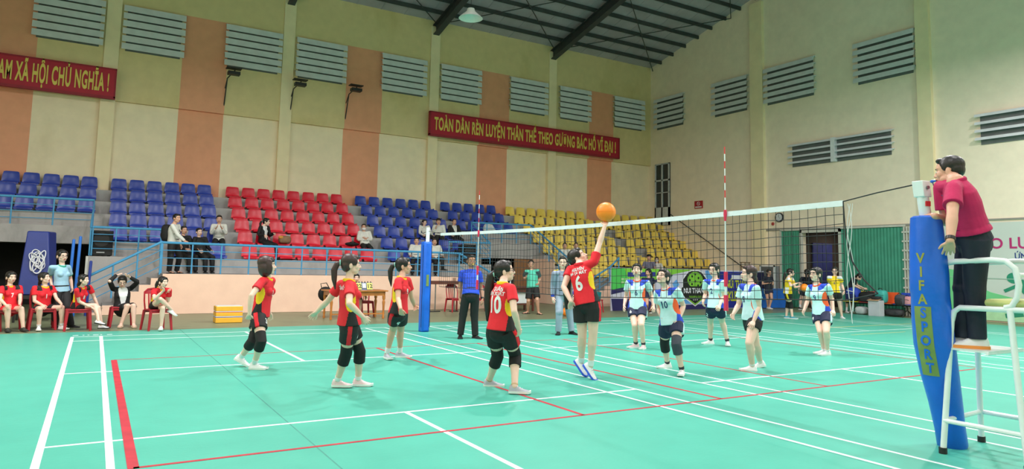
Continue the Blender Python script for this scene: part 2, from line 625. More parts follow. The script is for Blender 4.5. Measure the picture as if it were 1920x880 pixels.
# upper doorway with glazed panes at the top of the stand
wd = MB()
dw = M('window_frame_white', (196, 200, 205), .5)
glass_dark = M('window_glass_dark', (46, 52, 56), .25, .1, 3)
wd.box(XR - .05, XR, 19.9, 20.95, 3.7, 6.9, 1)
for a, b, c, d in ((19.9, 20.95, 6.84, 6.9), (19.9, 20.95, 3.7, 4.62), (19.9, 19.98, 3.7, 6.9), (20.87, 20.95, 3.7, 6.9), (20.38, 20.47, 3.7, 6.9), (19.9, 20.95, 5.98, 6.06), (19.9, 20.95, 5.36, 5.4)):
    wd.box(XR - .09, XR - .01, a, b, c, d, 0)
struct('window_1', wd, [dw, glass_dark])

# folding green doors and their frame
green_steel = M('green_folding_steel', (62, 148, 124), .5, .1, 3)
ivory = M('ivory_frame', (206, 204, 196), .5)


def folding(name, y0, y1, z1):
    pts = []
    n = int((y1 - y0) / .06)
    for i in range(n + 1):
        pts.append((y0 + (y1 - y0) * i / n, XR - .06 - (.014 if i % 2 else 0)))
    m = MB()
    vs = [(x, y, 0.02) for y, x in pts] + [(x, y, z1) for y, x in pts] + [(x + .02, y, 0.02) for y, x in pts] + [(x + .02, y, z1) for y, x in pts]
    N = n + 1
    fs = []
    for i in range(n):
        fs += [(i, i + 1, N + i + 1, N + i), (2 * N + i, 3 * N + i, 3 * N + i + 1, 2 * N + i + 1)]
    m.add(vs, fs)
    return struct(name, m, green_steel)


folding('door_1', 12.34, 13.27, 3.16)
folding('door_2', 8.14, 10.54, 3.16)
fr = MB()
fr.box(XR - .12, XR - .02, 12.26, 12.36, 0, 3.2).box(XR - .12, XR - .02, 10.53, 10.63, 0, 3.2).box(XR - .12, XR - .02, 10.53, 12.36, 3.06, 3.2)
fr.box(XR - .12, XR - .02, 13.25, 13.32, 0, 3.2).box(XR - .12, XR - .02, 8.05, 13.3, 3.17, 3.24)
for k in range(3):
    y = 7.86 + k * .1
    fr.box(XR - .12, XR - .03, y, y + .045, 0, 3.17)
    for j in range(9):
        fr.box(XR - .14, XR - .1, y + .01, y + .09, .3 + j * .33, .36 + j * .33)
struct('trim_2', fr, ivory)
struct('door_3', MB().box(XR + 1.0, XR + 2.3, 12.52, 12.57, 0, 2.7).box(XR + 1.62, XR + 1.68, 12.5, 12.53, 0, 2.7), M('indigo_door', (64, 70, 126), .5, .15, 3))

# ---------------------------------------------------------------- the concrete stand
st = MB()
for k in range(6):
    y0, z1 = 16.85 + .78 * k, 1.51 + .44 * k
    if k < 3:
        for a, b in ((-6.5, 6.4), (9.3, XR)):
            st.box(a, b, y0, YB, 0 if k == 0 else 1.4, z1)
    else:
        for a, b, zb in ((XL, -6.5, 1.87), (-6.5, 6.4, 1.4), (6.4, 9.3, 1.77), (9.3, XR, 1.4)):
            st.box(a, b, y0, YB, zb, z1)
for a, b, zb in ((XL, -6.5, 1.87), (6.4, 9.3, 1.77)):          # slabs over the passages
    st.box(a, b, 18.4, 19.2, zb, 2.39)
st.box(-4.75, 4.45, 15.12, 16.85, 0, 1.07).box(11, XR, 15.12, 16.85, 0, 1.07)
for i in range(6):                                              # stairs down beside the passages
    w = .27; z = 1.07 * (5 - i + .3) / 6
    st.box(-4.75 - (i + 1) * w, -4.75 - i * w, 15.16, 16.85, 0, z)
    st.box(4.45 + i * w, 4.45 + (i + 1) * w, 15.16, 16.85, 0, z)
    st.box(11 - (i + 1) * w, 11 - i * w, 15.16, 16.85, 0, z)
struct('grandstand', st, concrete)
pf = MB()
pf.box(-4.75, 4.45, 15.06, 15.12, 0, 1.075).box(11, XR, 15.06, 15.12, 0, 1.075)
for i in range(6):
    w = .27; z = 1.07 * (5 - i + .3) / 6 + .01
    pf.box(-4.75 - (i + 1) * w, -4.75 - i * w, 15.08, 15.16, 0, z)
    pf.box(4.45 + i * w, 4.45 + (i + 1) * w, 15.08, 15.16, 0, z)
    pf.box(11 - (i + 1) * w, 11 - i * w, 15.08, 15.16, 0, z)
pf.box(9.24, 9.3, 16.85, 18.4, 0, 1.78)
pf.box(9.24, 9.3, 15.1, 16.85, 0, .2)
struct('grandstand_front', pf, peach)
struct('trim_3', MB().box(-6.56, -6.5, 16.8, 18.4, 0, 1.51), M('white_edge', (206, 206, 202), .7))
struct('wall_passage', MB().box(XL, -6.5, 20.2, 20.4, 0, 1.87).box(6.4, 9.3, 20.2, 20.4, 0, 1.77).box(-9.9, -9.8, 15.5, 20.2, 0, 1.87), hall_shade)
struct('door_4', MB().obox((8.62, 18.12, .88), Vector((.56, .22, 0)), Vector((-.01, .025, 0)), Vector((0, 0, .87))), brown_board)
struct('door_5', MB().box(-9.05, -8.83, 14.95, 15.03, 0, 2.15).box(-8.86, -8.8, 14.9, 15.0, 0, 2.2), M('brown_steel', (74, 48, 46), .5))
# ================================================================ seats of the stand
blue_pl = M('blue_plastic', (46, 68, 168), .32, .06, 4)
red_pl = M('red_plastic', (222, 28, 54), .34, .06, 4)
yel_pl = M('yellow_plastic', (255, 218, 104), .34, .08, 3)
black_st = M('black_steel', (28, 28, 30), .5, .1, 4)
white_pt = M('white_paint', (226, 230, 234), .35, .04, 5)
rail_blue = M('rail_blue', (78, 158, 208), .4, .08, 5)


def seat_mesh():
    prof = [(-.225, -.015, .46), (-.225, .02, .475), (-.205, .03, .485), (-.12, .024, .49), (0, .012, .49), (.1, .016, .488), (.145, .04, .485), (.175, .11, .475), (.195, .2, .46), (.212, .29, .44), (.226, .365, .415), (.236, .388, .40), (.25, .38, .39)]
    nx = 9
    top, bot = [], []
    for i, (y, z, w) in enumerate(prof):
        for j in range(nx):
            u = -1 + 2 * j / (nx - 1)
            zz = z + (.03 * u ** 4 if 1 < i < 7 else 0)
            yy = y - (.035 * u * u if i >= 7 else 0)
            if i >= 10: zz -= .02 * abs(u) ** 6
            zz *= 1.07
            top.append((u * w / 2, yy, zz))
            bot.append((u * w / 2 * .97, yy + (.012 if i >= 6 else 0), zz - (.014 if i < 7 else .004)))
    m = MB()
    n = len(prof)
    fs = []
    N = n * nx
    for i in range(n - 1):
        for j in range(nx - 1):
            a = i * nx + j
            fs.append((a, a + 1, a + nx + 1, a + nx))
            fs.append((N + a, N + a + nx, N + a + nx + 1, N + a + 1))
    for i in range(n - 1):
        for j in (0, nx - 1):
            a = i * nx + j
            fs.append((a, a + nx, N + a + nx, N + a))
    for j in range(nx - 1):
        for i in (0, n - 1):
            a = i * nx + j
            fs.append((a, a + 1, N + a + 1, N + a))
    m.add(top + bot, fs)
    return m


SEATS = {}
for cname, m_ in (('blue', blue_pl), ('red', red_pl), ('yellow', yel_pl)):
    me = seat_mesh().mesh('stadium_seat', m_)
    me.shade_smooth(); me.set_sharp_from_angle(angle=R_(50))
    SEATS[cname] = me
bk_ = MB().box(-.16, .16, -.15, -.11, -.045, .02).box(-.16, .16, .06, .1, -.045, .02).box(-.13, -.1, -.15, .1, -.045, .005).box(.1, .13, -.15, .1, -.045, .005)
SEAT_BRACKET = bk_.mesh('bracket', black_st)


def seat_block(color, xs, rows, where, group, skip=()):
    rows = list(rows)
    for ri, k in enumerate(rows):
        cols = [i for i in range(len(xs)) if (k, i) not in skip]
        for ci, i in enumerate(cols):
            o = bpy.data.objects.new('stadium_seat', SEATS[color])
            o.location = (xs[i] + random.uniform(-.012, .012), 16.9 + .78 * k + .2, 1.555 + .44 * k if k >= 0 else 1.12)
            o.rotation_euler = (0, 0, random.uniform(-.02, .02))
            COL.objects.link(o)
            tag(o, '%s plastic seat, %s from left, %s row up, %s' % (color, ORD[ci + 1], ORD[ri + 1], where), 'seat', group)
            b = bpy.data.objects.new('bracket', SEAT_BRACKET)
            b.parent = o
            COL.objects.link(b)


sp = lambda a, d, n: [a + d * i for i in range(n)]
seat_block('blue', [-9.88] + sp(-9.34, .535, 6), (3, 4, 5), 'block over the left passage', 'blue seats over the left passage')
seat_block('blue', sp(-5.80, .535, 6), range(6), 'block left of red seats', 'blue seats left of the red block', {(0, 0), (0, 1), (0, 2)})
seat_block('red', sp(-2.18, .555, 8), range(6), 'the only red block', 'red seats')
seat_block('blue', sp(2.69, .575, 6), range(6), 'block right of red seats', 'blue seats right of the red block', {(0, 3), (0, 4), (0, 5)})
seat_block('blue', sp(6.46, .575, 5), (3, 4, 5), 'block over the right passage', 'blue seats over the right passage')
seat_block('yellow', sp(9.75, .572, 16), (0, 1, 2, 3, 4, 5), 'yellow block', 'yellow seats',
           {(5, 8), (5, 9), (3, 8), (2, 8), (1, 9)})
for i, x in enumerate((11.0, 11.45, 13.77, 14.25)):
    o = bpy.data.objects.new('stadium_seat', SEATS['yellow'])
    o.location = (x, 16.3, 1.13); COL.objects.link(o)
    tag(o, ('yellow plastic seat on the low walkway, left one by the stair rail', 'yellow plastic seat on the low walkway, right one by the stair rail',
            'yellow plastic seat under the man in the dark cap', 'yellow plastic seat under the masked woman')[i], 'seat', 'yellow seats on the walkway')
    b = bpy.data.objects.new('bracket', SEAT_BRACKET); b.parent = o; COL.objects.link(b)


# ---------------------------------------------------------------- blue pipe railings
def railing(label, pts, h, posts, bars=3, r=.034):
    """pts: top pipe; h: height of the rail; posts: positions along each segment (segment, t)"""
    pts = [Vector(p) for p in pts]
    t = thing('railing', label, 'railing', tuple(pts[0] - Vector((0, 0, h))), 'blue pipe railings of the stand')
    MB().tube(pts, r, 10, 'round').build('handrail', rail_blue, t)
    for k in range(bars):
        dz = Vector((0, 0, -h * (k + 1) / (bars + 1)))
        MB().tube([p + dz for p in pts], .011, 6).build('bar', rail_blue, t)
    for s_, u in posts:
        p = pts[s_].lerp(pts[s_ + 1], u)
        MB().tube([p, p - Vector((0, 0, h))], .021, 8).build('post', rail_blue, t)


PS = lambda s_, n, a=0., b=1.: [(s_, a + (b - a) * i / (n - 1)) for i in range(n)]
railing('blue pipe railing on the slab over the left passage', [(-11.5, 18.45, 3.16), (-6.47, 18.45, 3.19), (-6.49, 16.95, 2.33)], .8, PS(0, 6) + [(1, 1)])
railing('short blue railing in front of the left black speaker', [(-6.44, 16.92, 2.33), (-4.72, 16.92, 2.33)], .8, PS(0, 4))
railing('long blue railing along the stand front', [(-4.79, 15.2, 1.92), (4.21, 15.2, 1.86)], .83, PS(0, 13))
railing('sloping blue stair railing at the left stair', [(-6.46, 15.2, .99), (-4.82, 15.2, 1.93)], .88, PS(0, 4))
railing('sloping blue stair railing behind the linesman', [(4.23, 15.2, 1.86), (5.95, 15.2, .98)], .86, PS(0, 4))
railing('short blue railing in front of the right black speaker', [(4.66, 16.92, 2.30), (6.38, 16.92, 2.31)], .78, PS(0, 4))
railing('blue railing over the right passage sloping down at both ends', [(6.39, 16.95, 2.31), (6.37, 18.45, 3.16), (9.17, 18.45, 3.18), (9.2, 15.75, 1.78)], .8, PS(1, 5) + [(2, .25), (2, .5), (2, .75), (2, 1), (0, .5)])
railing('blue stair railing beside the green banner', [(9.25, 15.2, .74), (10.75, 15.2, 1.5), (11.2, 15.2, 1.86)], .72, PS(0, 4) + [(1, 1)])
wrl = thing('wall_handrail', 'dark slanted handrail on the end wall by the yellow seats', 'handrail', (18.45, 16, 2.3))
MB().tube([(18.44, 20.4, 4.55), (18.44, 15.3, 1.62)], .02, 8, 'round').build('handrail', black_st, wrl)
for u in (.1, .5, .9):
    p = Vector((18.44, 20.4, 4.55)).lerp(Vector((18.44, 15.3, 1.62)), u)
    MB().tube([p, p + Vector((.04, 0, -.06)), p + Vector((.07, 0, -.06))], .012, 6).build('wall_bracket', black_st, wrl)

# ---------------------------------------------------------------- loudspeakers on the landings
for x, lab in ((-6.22, 'tall black loudspeaker on the left landing'), (5.55, 'tall black loudspeaker on the right landing')):
    t = thing('loudspeaker', lab, 'speaker', (x, 17.2, 1.51), 'black loudspeakers')
    MB().box(x - .29, x + .29, 17.02, 17.4, 1.53, 2.24).build('cabinet', M('speaker_black', (22, 22, 24), .6, .1, 10), t, bevel=.02)
    MB().box(x - .26, x + .26, 16.985, 17.03, 1.76, 2.2).build('grille', M('speaker_grille', (14, 14, 15), .8, .2, 60, bump=.4, bscale=300), t)
    MB().tube([(x, 16.975, 1.98), (x, 16.99, 1.98)], .2, 24).build('cone', M('speaker_cone', (34, 34, 36), .7), t)
    MB().box(x - .1, x + .1, 16.98, 17.0, 1.6, 1.64).build('badge', M('badge_grey', (150, 150, 152), .4), t)
    MB().box(x - .25, x - .17, 17.05, 17.35, 1.51, 1.53).box(x + .17, x + .25, 17.05, 17.35, 1.51, 1.53).build('foot', black_st, t)

# ---------------------------------------------------------------- red slogan banners
ban_red = M('banner_red', (176, 22, 48), .6, .06, 3)
ban_edge = M('banner_red_frame', (150, 20, 42), .6)
gold = M('banner_gold', (226, 200, 92), .5, .04, 6)


def slogan(label, x0, x1, z0, z1, body, size, cx, sx):
    t = thing('slogan_banner', label, 'banner', ((x0 + x1) / 2, YB - .5, z0))
    y = YB - .52
    MB().box(x0, x1, y, y + .12, z0, z1).build('panel', ban_red, t, smooth=None)
    f = MB().box(x0 - .02, x1 + .02, y - .02, y + .14, z0 - .03, z0 + .06).box(x0 - .02, x1 + .02, y - .02, y + .14, z1 - .03, z1 + .02)
    f.box(x0 - .02, x0 + .03, y - .02, y + .14, z0, z1).box(x1 - .03, x1 + .02, y - .02, y + .14, z0, z1)
    f.build('frame', ban_edge, t, smooth=None)
    for i in range(max(2, int((x1 - x0) / 2.5))):
        xx = x0 + .4 + i * 2.4
        MB().box(xx, xx + .05, y + .12, YB - .13, z0 + .2, z0 + .25).build('wall_bracket', ban_edge, t, smooth=None)
    text(body, size, gold, 'lettering', t, (cx, y, (z0 + z1) / 2 - .02), (1, 0, 0), (0, 0, 1), bold=.03, depth=.02, space=1.1, fit=sx)


slogan('long red banner reading TOÀN DÂN RÈN LUYỆN on the back wall', 5.56, 16.03, 7.0, 8.02, 'TOÀN DÂN RÈN LUYỆN THÂN THỂ THEO GƯƠNG BÁC HỒ VĨ ÐẠI !', .76, 10.785, 10.03)
slogan('red banner reading XÃ HỘI CHỦ NGHĨA at the picture edge', -13.6, -6.14, 6.87, 7.88, 'VIỆT NAM XÃ HỘI CHỦ NGHĨA !', .84, -8.25, 3.85)

# floodlights on brackets
for x, z, lab in ((-2.5, 8.42, 'leftmost black floodlight on a bracket under the third vent'), (-.1, 8.38, 'black floodlight bracketed to the second column'), (2.1, 8.5, 'black floodlight on the pink stripe')):
    t = thing('floodlight', lab, 'floodlight', (x, YB - .1, z - 1.2), 'bracket floodlights')
    MB().tube([(x - .12, YB - .1, z - 1.3), (x - .1, YB - .42, z - .25), (x + .1, YB - .8, z)], .022, 6).tube([(x - .12, YB - .1, z - .6), (x - .1, YB - .42, z - .25)], .016, 6).build('arm', black_st, t)
    MB().box(x - .16, x + .26, YB - 1.0, YB - .72, z - .2, z - .08).build('head', black_st, t, bevel=.01)
    MB().box(x - .22, x + .3, YB - 1.02, YB - .7, z + .02, z + .05).build('hood', black_st, t)

# high bay lamps under the roof
white_em = M('lamp_glass', (240, 240, 235), .4, emit=(1, .98, .95, 3.0))
alu = M('lamp_aluminium', (226, 226, 222), .4, .05, 8)


def bay_lamp(x, y, z, label):
    t = thing('high_bay_lamp', label, 'lamp', (x, y, z), 'high bay lamps')
    MB().lathe([(.05, .3), (.1, .28), (.12, .2), (.3, .04), (.34, 0), (.33, 0), (.29, .035), (.06, .2)], (x, y, z), 24).build('shade', alu, t)
    MB().tube([(x, y, z + .28), (x, y, roof_z(y) - .05)], .008, 6).build('rod', black_st, t)
    return t


bay_lamp(2.2, 10.9, 8.35, 'round lamp hanging in sight below the roof')
for x, y in LAMPS:
    t = bay_lamp(x, y, LAMP_Z, 'lit high bay lamp hanging above the court')
    MB().lathe([(.0, .02), (.25, .02), (.25, .035), (.0, .035)], (x, y, LAMP_Z), 20).build('diffuser', white_em, t)

# small things on the end wall
t = thing('wall_clock', 'round white wall clock with a dark rim', 'clock', (XR, 13.38, 3.76))
MB().tube([(XR, 13.38, 3.76), (XR - .06, 13.38, 3.76)], .2, 28).build('case', M('clock_rim', (34, 38, 52), .4), t)
MB().tube([(XR - .055, 13.38, 3.76), (XR - .065, 13.38, 3.76)], .16, 28).build('dial', M('clock_dial', (216, 220, 226), .4), t)
MB().box(XR - .07, XR - .066, 13.37, 13.39, 3.76, 3.89).box(XR - .07, XR - .066, 13.3, 13.38, 3.72, 3.735).build('hands', black_st, t)
t = thing('alarm_button', 'small red alarm disc below the wall clock', 'alarm', (XR, 13.72, 3.5))
MB().lathe([(.07, 0), (.07, .03), (.04, .05)], (0, 0, 0), 16).build('disc', M('alarm_red', (176, 60, 56), .4), t, off=Vector((0, 0, 0)))
t.rotation_euler = (0, -math.pi / 2, 0)
t = thing('notice_sign', 'small red notice plate on the end wall', 'sign', (XR, 17.97, 4.6))
MB().box(XR - .03, XR, 17.71, 18.23, 4.42, 4.79).build('plate', M('sign_red', (176, 30, 44), .45), t, smooth=None)
MB().tube([(XR - .032, 17.97 + .085 * math.cos(a), 4.655 + .085 * math.sin(a)) for a in [i * math.pi / 10 for i in range(20)]], .012, 6, closed=True).tube([(XR - .033, 17.91, 4.6), (XR - .033, 18.03, 4.71)], .01, 6).build('ring', white_pt, t)
MB().box(XR - .034, XR - .03, 17.76, 18.18, 4.46, 4.52).build('caption', white_pt, t)

# green and white mural on the end wall
t = thing('mural_board', 'pale green mural board lettered GIAO LƯU behind the referee', 'mural', (XR, 3.0, 0))
MB().box(XR - .04, XR, -3.2, 7.6, .04, 3.2).build('panel', M('mural_pale', (206, 212, 206), .5, .05, .5), t, smooth=None)
mg = M('mural_green', (116, 206, 142), .5, .12, .5)
mt = M('mural_teal', (38, 140, 110), .5, .08, 2)
MB().prism([(7.6, .05), (7.6, 1.25), (7.0, 1.75), (6.3, 1.62), (5.9, 1.2), (5.4, .95), (4.6, .75), (2, .6), (-3.2, .5), (-3.2, .05)], (XR - .041, 0, 0), (0, 1, 0), (0, 0, 1), (-.006, 0, 0)).build('green_wave', mg, t, smooth=None)
mw = MB()
mw.prism([(6.6, .05), (6.2, .7), (5.6, .72), (5.1, .42), (4, .36), (1, .3), (-3.2, .25), (-3.2, .05)], (XR - .046, 0, 0), (0, 1, 0), (0, 0, 1), (-.005, 0, 0))
mw.build('pale_wave', M('mural_light_green', (178, 226, 180), .5), t, smooth=None)


SIL = [0]


def sil(m, pts, w):
    for (a, b), (c, d) in zip(pts[:-1], pts[1:]):
        v = Vector((c - a, d - b)); n = Vector((-v.y, v.x)).normalized() * w / 2
        SIL[0] += 1
        m.prism([(a + n.x, b + n.y), (a - n.x, b - n.y), (c - n.x, d - n.y), (c + n.x, d + n.y)], (XR - .05 - .0004 * SIL[0], 0, 0), (0, 1, 0), (0, 0, 1), (-.004, 0, 0))


rn = MB()
rn.prism([(4.72 + .2 * math.cos(a), 1.42 + .17 * math.sin(a)) for a in [i * math.pi / 8 for i in range(16)]], (XR - .05, 0, 0), (0, 1, 0), (0, 0, 1), (-.004, 0, 0))
sil(rn, [(4.6, 1.3), (4.2, .85)], .3)
sil(rn, [(4.25, .9), (4.55, .52), (4.9, .3)], .2)
sil(rn, [(4.2, .85), (3.8, .5), (3.9, .15)], .2)
sil(rn, [(4.6, 1.2), (5.0, 1.0)], .1)
sil(rn, [(4.5, .3), (5.0, .22)], .14)
rn.build('runner_silhouette', mt, t, smooth=None)
sil_l = MB(); sil(sil_l, [(7.4, 1.42), (-3, 1.28)], .02)
sil_l.build('thin_line', M('mural_line', (160, 190, 176), .5), t, smooth=None)
text('GIAO', .47, M('mural_magenta', (186, 40, 112), .5), 'lettering', t, (XR - .045, 4.97, 2.5), (0, -1, 0), (0, 0, 1), align='RIGHT', bold=.02, sx=1.0)
text('LƯU', .47, M('mural_magenta', (186, 40, 112), .5), 'lettering', t, (XR - .045, 4.82, 2.5), (0, -1, 0), (0, 0, 1), align='LEFT', bold=.02, sx=1.0)
text('ỨNG', .26, M('mural_navy', (36, 60, 130), .5), 'small_lettering', t, (XR - .045, 4.68, 2.1), (0, -1, 0), (0, 0, 1), align='LEFT', bold=.02, sx=.9)

# ---------------------------------------------------------------- club banner below the yellow seats
t = thing('club_banner', 'long pickleball club banner standing below the yellow seats', 'banner', (13, 13.05, 0))
BY = 13.0
bp = lambda m, poly, lay: m.prism(poly, (0, BY - .002 * lay, 0), (1, 0, 0), (0, 0, 1), (0, -.002, 0))
MB().box(9.02, 16.95, BY, BY + .05, 0, 1.47).build('board', M('banner_lilac', (206, 204, 226), .5, .03, 2), t, smooth=None)
ink = M('banner_navy', (40, 34, 96), .5, .05, 3)
ngr = M('banner_green', (72, 186, 84), .5, .08, 1.2)
nlime = M('banner_lime', (128, 196, 60), .5, .05, 2)
nsky = M('banner_sky', (96, 164, 232), .5, .05, 2)
nblue = M('banner_blue', (30, 42, 146), .5, .05, 2)
m = MB(); bp(m, [(9.02, .72), (9.02, 1.47), (13.0, 1.47), (11.9, 1.28), (10.4, .93)], 1); m.build('green_field', ngr, t, smooth=None)
m = MB(); bp(m, [(9.6, 1.47), (13.0, 1.47), (12.0, 1.3), (10.9, 1.05), (9.9, .86)], 2); m.build('lime_field', nlime, t, smooth=None)
m = MB(); bp(m, [(9.02, .56), (9.02, .72), (10.4, .93), (11.9, 1.28), (11.9, 1.22), (10.4, .8)], 2); bp(m, [(9.08, .0), (9.02, .42), (10.6, .4), (11.5, .0)], 2); bp(m, [(11.5, 0), (11.2, .14), (14.4, .2), (14.4, 0)], 2); m.build('navy_band', ink, t, smooth=None)
m = MB(); bp(m, [(11.3, .2), (11.2, .32), (14.4, .42), (14.4, .2)], 3); bp(m, [(13.72, .8), (13.6, 1.45), (14.0, 1.45), (14.1, .8)], 3); bp(m, [(12.0, .75), (11.9, .95), (12.1, 1.1), (12.25, .9)], 3); m.build('sky_patch', nsky, t, smooth=None)
m = MB(); bp(m, [(14.35, .02), (14.35, 1.42), (16.2, 1.42), (16.2, .02)], 3); m.build('blue_field', nblue, t, smooth=None)
m = MB(); bp(m, [(16.2, .02), (16.2, 1.42), (16.95, 1.44), (16.95, .02)], 3); m.build('dark_field', M('banner_dark', (34, 32, 72), .5), t, smooth=None)
m = MB()
cxl, czl = 13.05, .8
sh = [(-.62, .3), (-.5, .42), (-.36, .56), (-.18, .62), (.18, .62), (.36, .56), (.5, .42), (.62, .3), (.62, .02), (.7, 0), (.7, -.3), (.52, -.36), (0, -.66), (-.52, -.36), (-.7, -.3), (-.7, 0), (-.62, .02)]
bp(m, [(cxl + u * 1.07, czl + v * 1.06) for u, v in sh], 5); m.build('crest_outline', M('banner_white', (232, 232, 244), .5), t, smooth=None)
m = MB(); bp(m, [(cxl + u, czl + v) for u, v in sh], 7); m.build('crest', M('crest_black', (22, 24, 26), .5), t, smooth=None)
m = MB(); bp(m, [(cxl + .40 * math.cos(a), czl + .29 + .3 * math.sin(a)) if math.sin(a) > -.8 else (cxl + .40 * math.cos(a), czl + .05) for a in [i * math.pi / 14 for i in range(28)]], 9); m.build('crest_ball', nlime, t, smooth=None)
m = MB(); bp(m, [(cxl - .4, czl - .38), (cxl, czl - .6), (cxl + .4, czl - .38), (cxl + .4, czl - .43), (cxl, czl - .64), (cxl - .4, czl - .43)], 9); m.build('crest_chevron', nlime, t, smooth=None)
m = MB()
for u, v in ((0, .5), (-.16, .42), (.17, .36), (-.28, .28), (0, .24), (.28, .2), (-.17, .13), (.15, .08)):
    bp(m, [(cxl + u + .045 * math.cos(a), czl + v + .045 * math.sin(a)) for a in [i * math.pi / 6 for i in range(12)]], 11)
m.build('crest_holes', M('crest_black', (22, 24, 26), .5), t, smooth=None)
wht = M('banner_white', (232, 232, 244), .5)
text('NUI THANH', .26, wht, 'lettering', t, (cxl, BY - .022, czl - .12), (1, 0, 0), (0, 0, 1), bold=.03, sx=.84, depth=.003)
text('PICKLEBALL CLUB', .09, nlime, 'lettering', t, (cxl, BY - .022, czl - .34), (1, 0, 0), (0, 0, 1), bold=.02, sx=.9, depth=.003)
text('* * *', .14, wht, 'lettering', t, (cxl, BY - .022, czl - .48), (1, 0, 0), (0, 0, 1), depth=.003)
yl = M('banner_yellow_green', (196, 206, 44), .5)
text('NÚI THÀNH', .42, yl, 'lettering', t, (14.72, BY - .012, .92), (1, 0, 0), (0, 0, 1), align='LEFT', bold=.03, sx=.62, depth=.003)
text('PICKLEBALL', .5, yl, 'lettering', t, (14.4, BY - .012, .45), (1, 0, 0), (0, 0, 1), align='LEFT', bold=.03, sx=.6, depth=.003)
m = MB(); bp(m, [(9.75, 1.18), (9.75, 1.34), (11.05, 1.36), (11.05, 1.2)], 5); m.build('pill', nblue, t, smooth=None)
m = MB(); bp(m, [(15.05, 1.13), (15.05, 1.29), (15.95, 1.29), (15.95, 1.13)], 5); m.build('pale_pill', wht, t, smooth=None)
m = MB()
for z in (1.06, .95):
    for i in range(9):
        bp(m, [(9.45 + i * .17, z), (9.45 + i * .17, z + .07), (9.58 + i * .17, z + .07), (9.58 + i * .17, z)], 5)
m.build('small_print', M('print_pale', (170, 206, 150), .5), t, smooth=None)

# blue board beside the club banner
t = thing('advertising_board', 'bright blue low board at the right end of the banner', 'board', (17.0, 12.6, 0))
MB().obox((17.05, 12.55, .4), Vector((.62, -.12, 0)), Vector((.005, .03, 0)), Vector((0, 0, .38))).build('panel', M('board_blue', (36, 108, 206), .45), t, smooth=None)
MB().obox((16.75, 12.75, .38), Vector((.025, 0, 0)), Vector((0, .2, 0)), Vector((0, 0, .36))).build('stand', black_st, t)
m = MB().prism([(0, 0), (.12, .22), (-.05, .22), (-.05, .19), (.07, .19), (-.04, 0)], (16.62, 12.6, .42), (.98, -.19, 0), (0, 0, 1), (0, -.006, 0)); m.build('mark', wht, t, smooth=None)
t = thing('glazed_cabinet', 'white framed glass cabinet against the end wall', 'cabinet', (18.3, 13.7, 0))
MB().box(18.2, XR - .02, 13.42, 14.18, 0, 1.7).build('body', M('cabinet_grey', (150, 152, 156), .5), t, smooth=None)
m = MB()
for a, b, c, d in ((13.42, 13.48, 0, 1.72), (14.12, 14.18, 0, 1.72), (13.42, 14.18, 1.66, 1.72), (13.42, 14.18, .0, .08)):
    m.box(18.15, 18.2, a, b, c, d)
m.build('frame', white_pt, t, smooth=None)
MB().box(18.17, 18.19, 13.48, 14.12, .08, 1.66).build('glass', M('cabinet_glass', (98, 104, 108), .15, .1, 2), t, smooth=None)
t = thing('wooden_rack', 'small brown wooden frame above the blue banner', 'rack', (16.3, 13.35, 0))
m = MB()
for x in (15.98, 16.22, 16.46):
    m.box(x - .012, x + .012, 13.3, 13.33, 0, 1.8)
m.box(15.9, 16.52, 13.3, 13.33, 1.79, 1.82)
m.build('frame', M('rack_brown', (112, 84, 58), .6), t)

# ---------------------------------------------------------------- net, posts, antennas
NX = 0.0
net_black = M('net_cord', (40, 42, 44), .8, .1, 20)
tape_w = M('net_tape', (216, 226, 232), .6, .05, 12, bump=.2, bscale=12)
ny0, ny1 = -1.58, 7.75


def net_top(y):
    u = (y - ny0) / (ny1 - ny0)
    return 2.195 - .05 * u - .045 * math.sin(math.pi * u)


def net_bot(y):
    u = (y - ny0) / (ny1 - ny0)
    return 1.22 - .15 * min(1, u * 2.2) - .06 * u


t = thing('volleyball_net', 'black mesh net with a white top tape across the court', 'net', (NX, 3, 1))
tag(t, group=None)
m = MB()
n = 94
for i in range(n + 1):
    y = ny0 + (ny1 - ny0) * i / n
    a, b = net_top(y) - .04, net_bot(y)
    w = [.012 * math.sin(i * 1.7 + j * .9) for j in range(5)]
    m.tube([(NX + w[j] * .6, y + w[j] * .5, a + (b - a) * j / 4) for j in range(5)], .0034, 4, cap=None)
for j in range(1, 10):
    pts = []
    for i in range(48):
        y = ny0 + (ny1 - ny0) * i / 47
        a, b = net_top(y) - .04, net_bot(y)
        pts.append((NX, y, a + (b - a) * j / 10 + .008 * math.sin(i * 1.3 + j)))
    m.tube(pts, .0034, 4, cap=None)
m.build('mesh', net_black, t, smooth=None)
ys = [ny0 + (ny1 - ny0) * i / 30 for i in range(31)]
m = MB()
vs, fs = [], []
for i, y in enumerate(ys):
    z = net_top(y)
    for dx, dz in ((-.006, .012), (.006, .012), (.008, -.045), (-.008, -.045)):
        vs.append((NX + dx + .003 * math.sin(i * 2.1), y, z + dz))
for i in range(30):
    for k in range(4):
        fs.append((i * 4 + k, i * 4 + (k + 1) % 4, i * 4 + 4 + (k + 1) % 4, i * 4 + 4 + k))
fs += [(0, 1, 2, 3), (120, 121, 122, 123)]
m.add(vs, fs).build('top_tape', tape_w, t)
MB().tube([(NX, y, net_bot(y)) for y in ys], .006, 6).build('bottom_cord', net_black, t)
MB().tube([(NX, ny0, net_top(ny0)), (NX, ny0 - .02, 1.85), (NX, ny0 - .08, 1.6), (NX, ny0 - .2, 1.42), (NX, ny0 - .33, 1.3)], .007, 6).tube([(NX, ny0, 1.22), (NX, ny0 - .33, 1.3)], .006, 6).build('side_cord', net_black, t)
MB().tube([(NX, ny0, net_top(ny0)), (-.12, -2.0, 2.24), (-.2, -2.39, 2.275)], .006, 6).build('tension_rope', net_black, t)
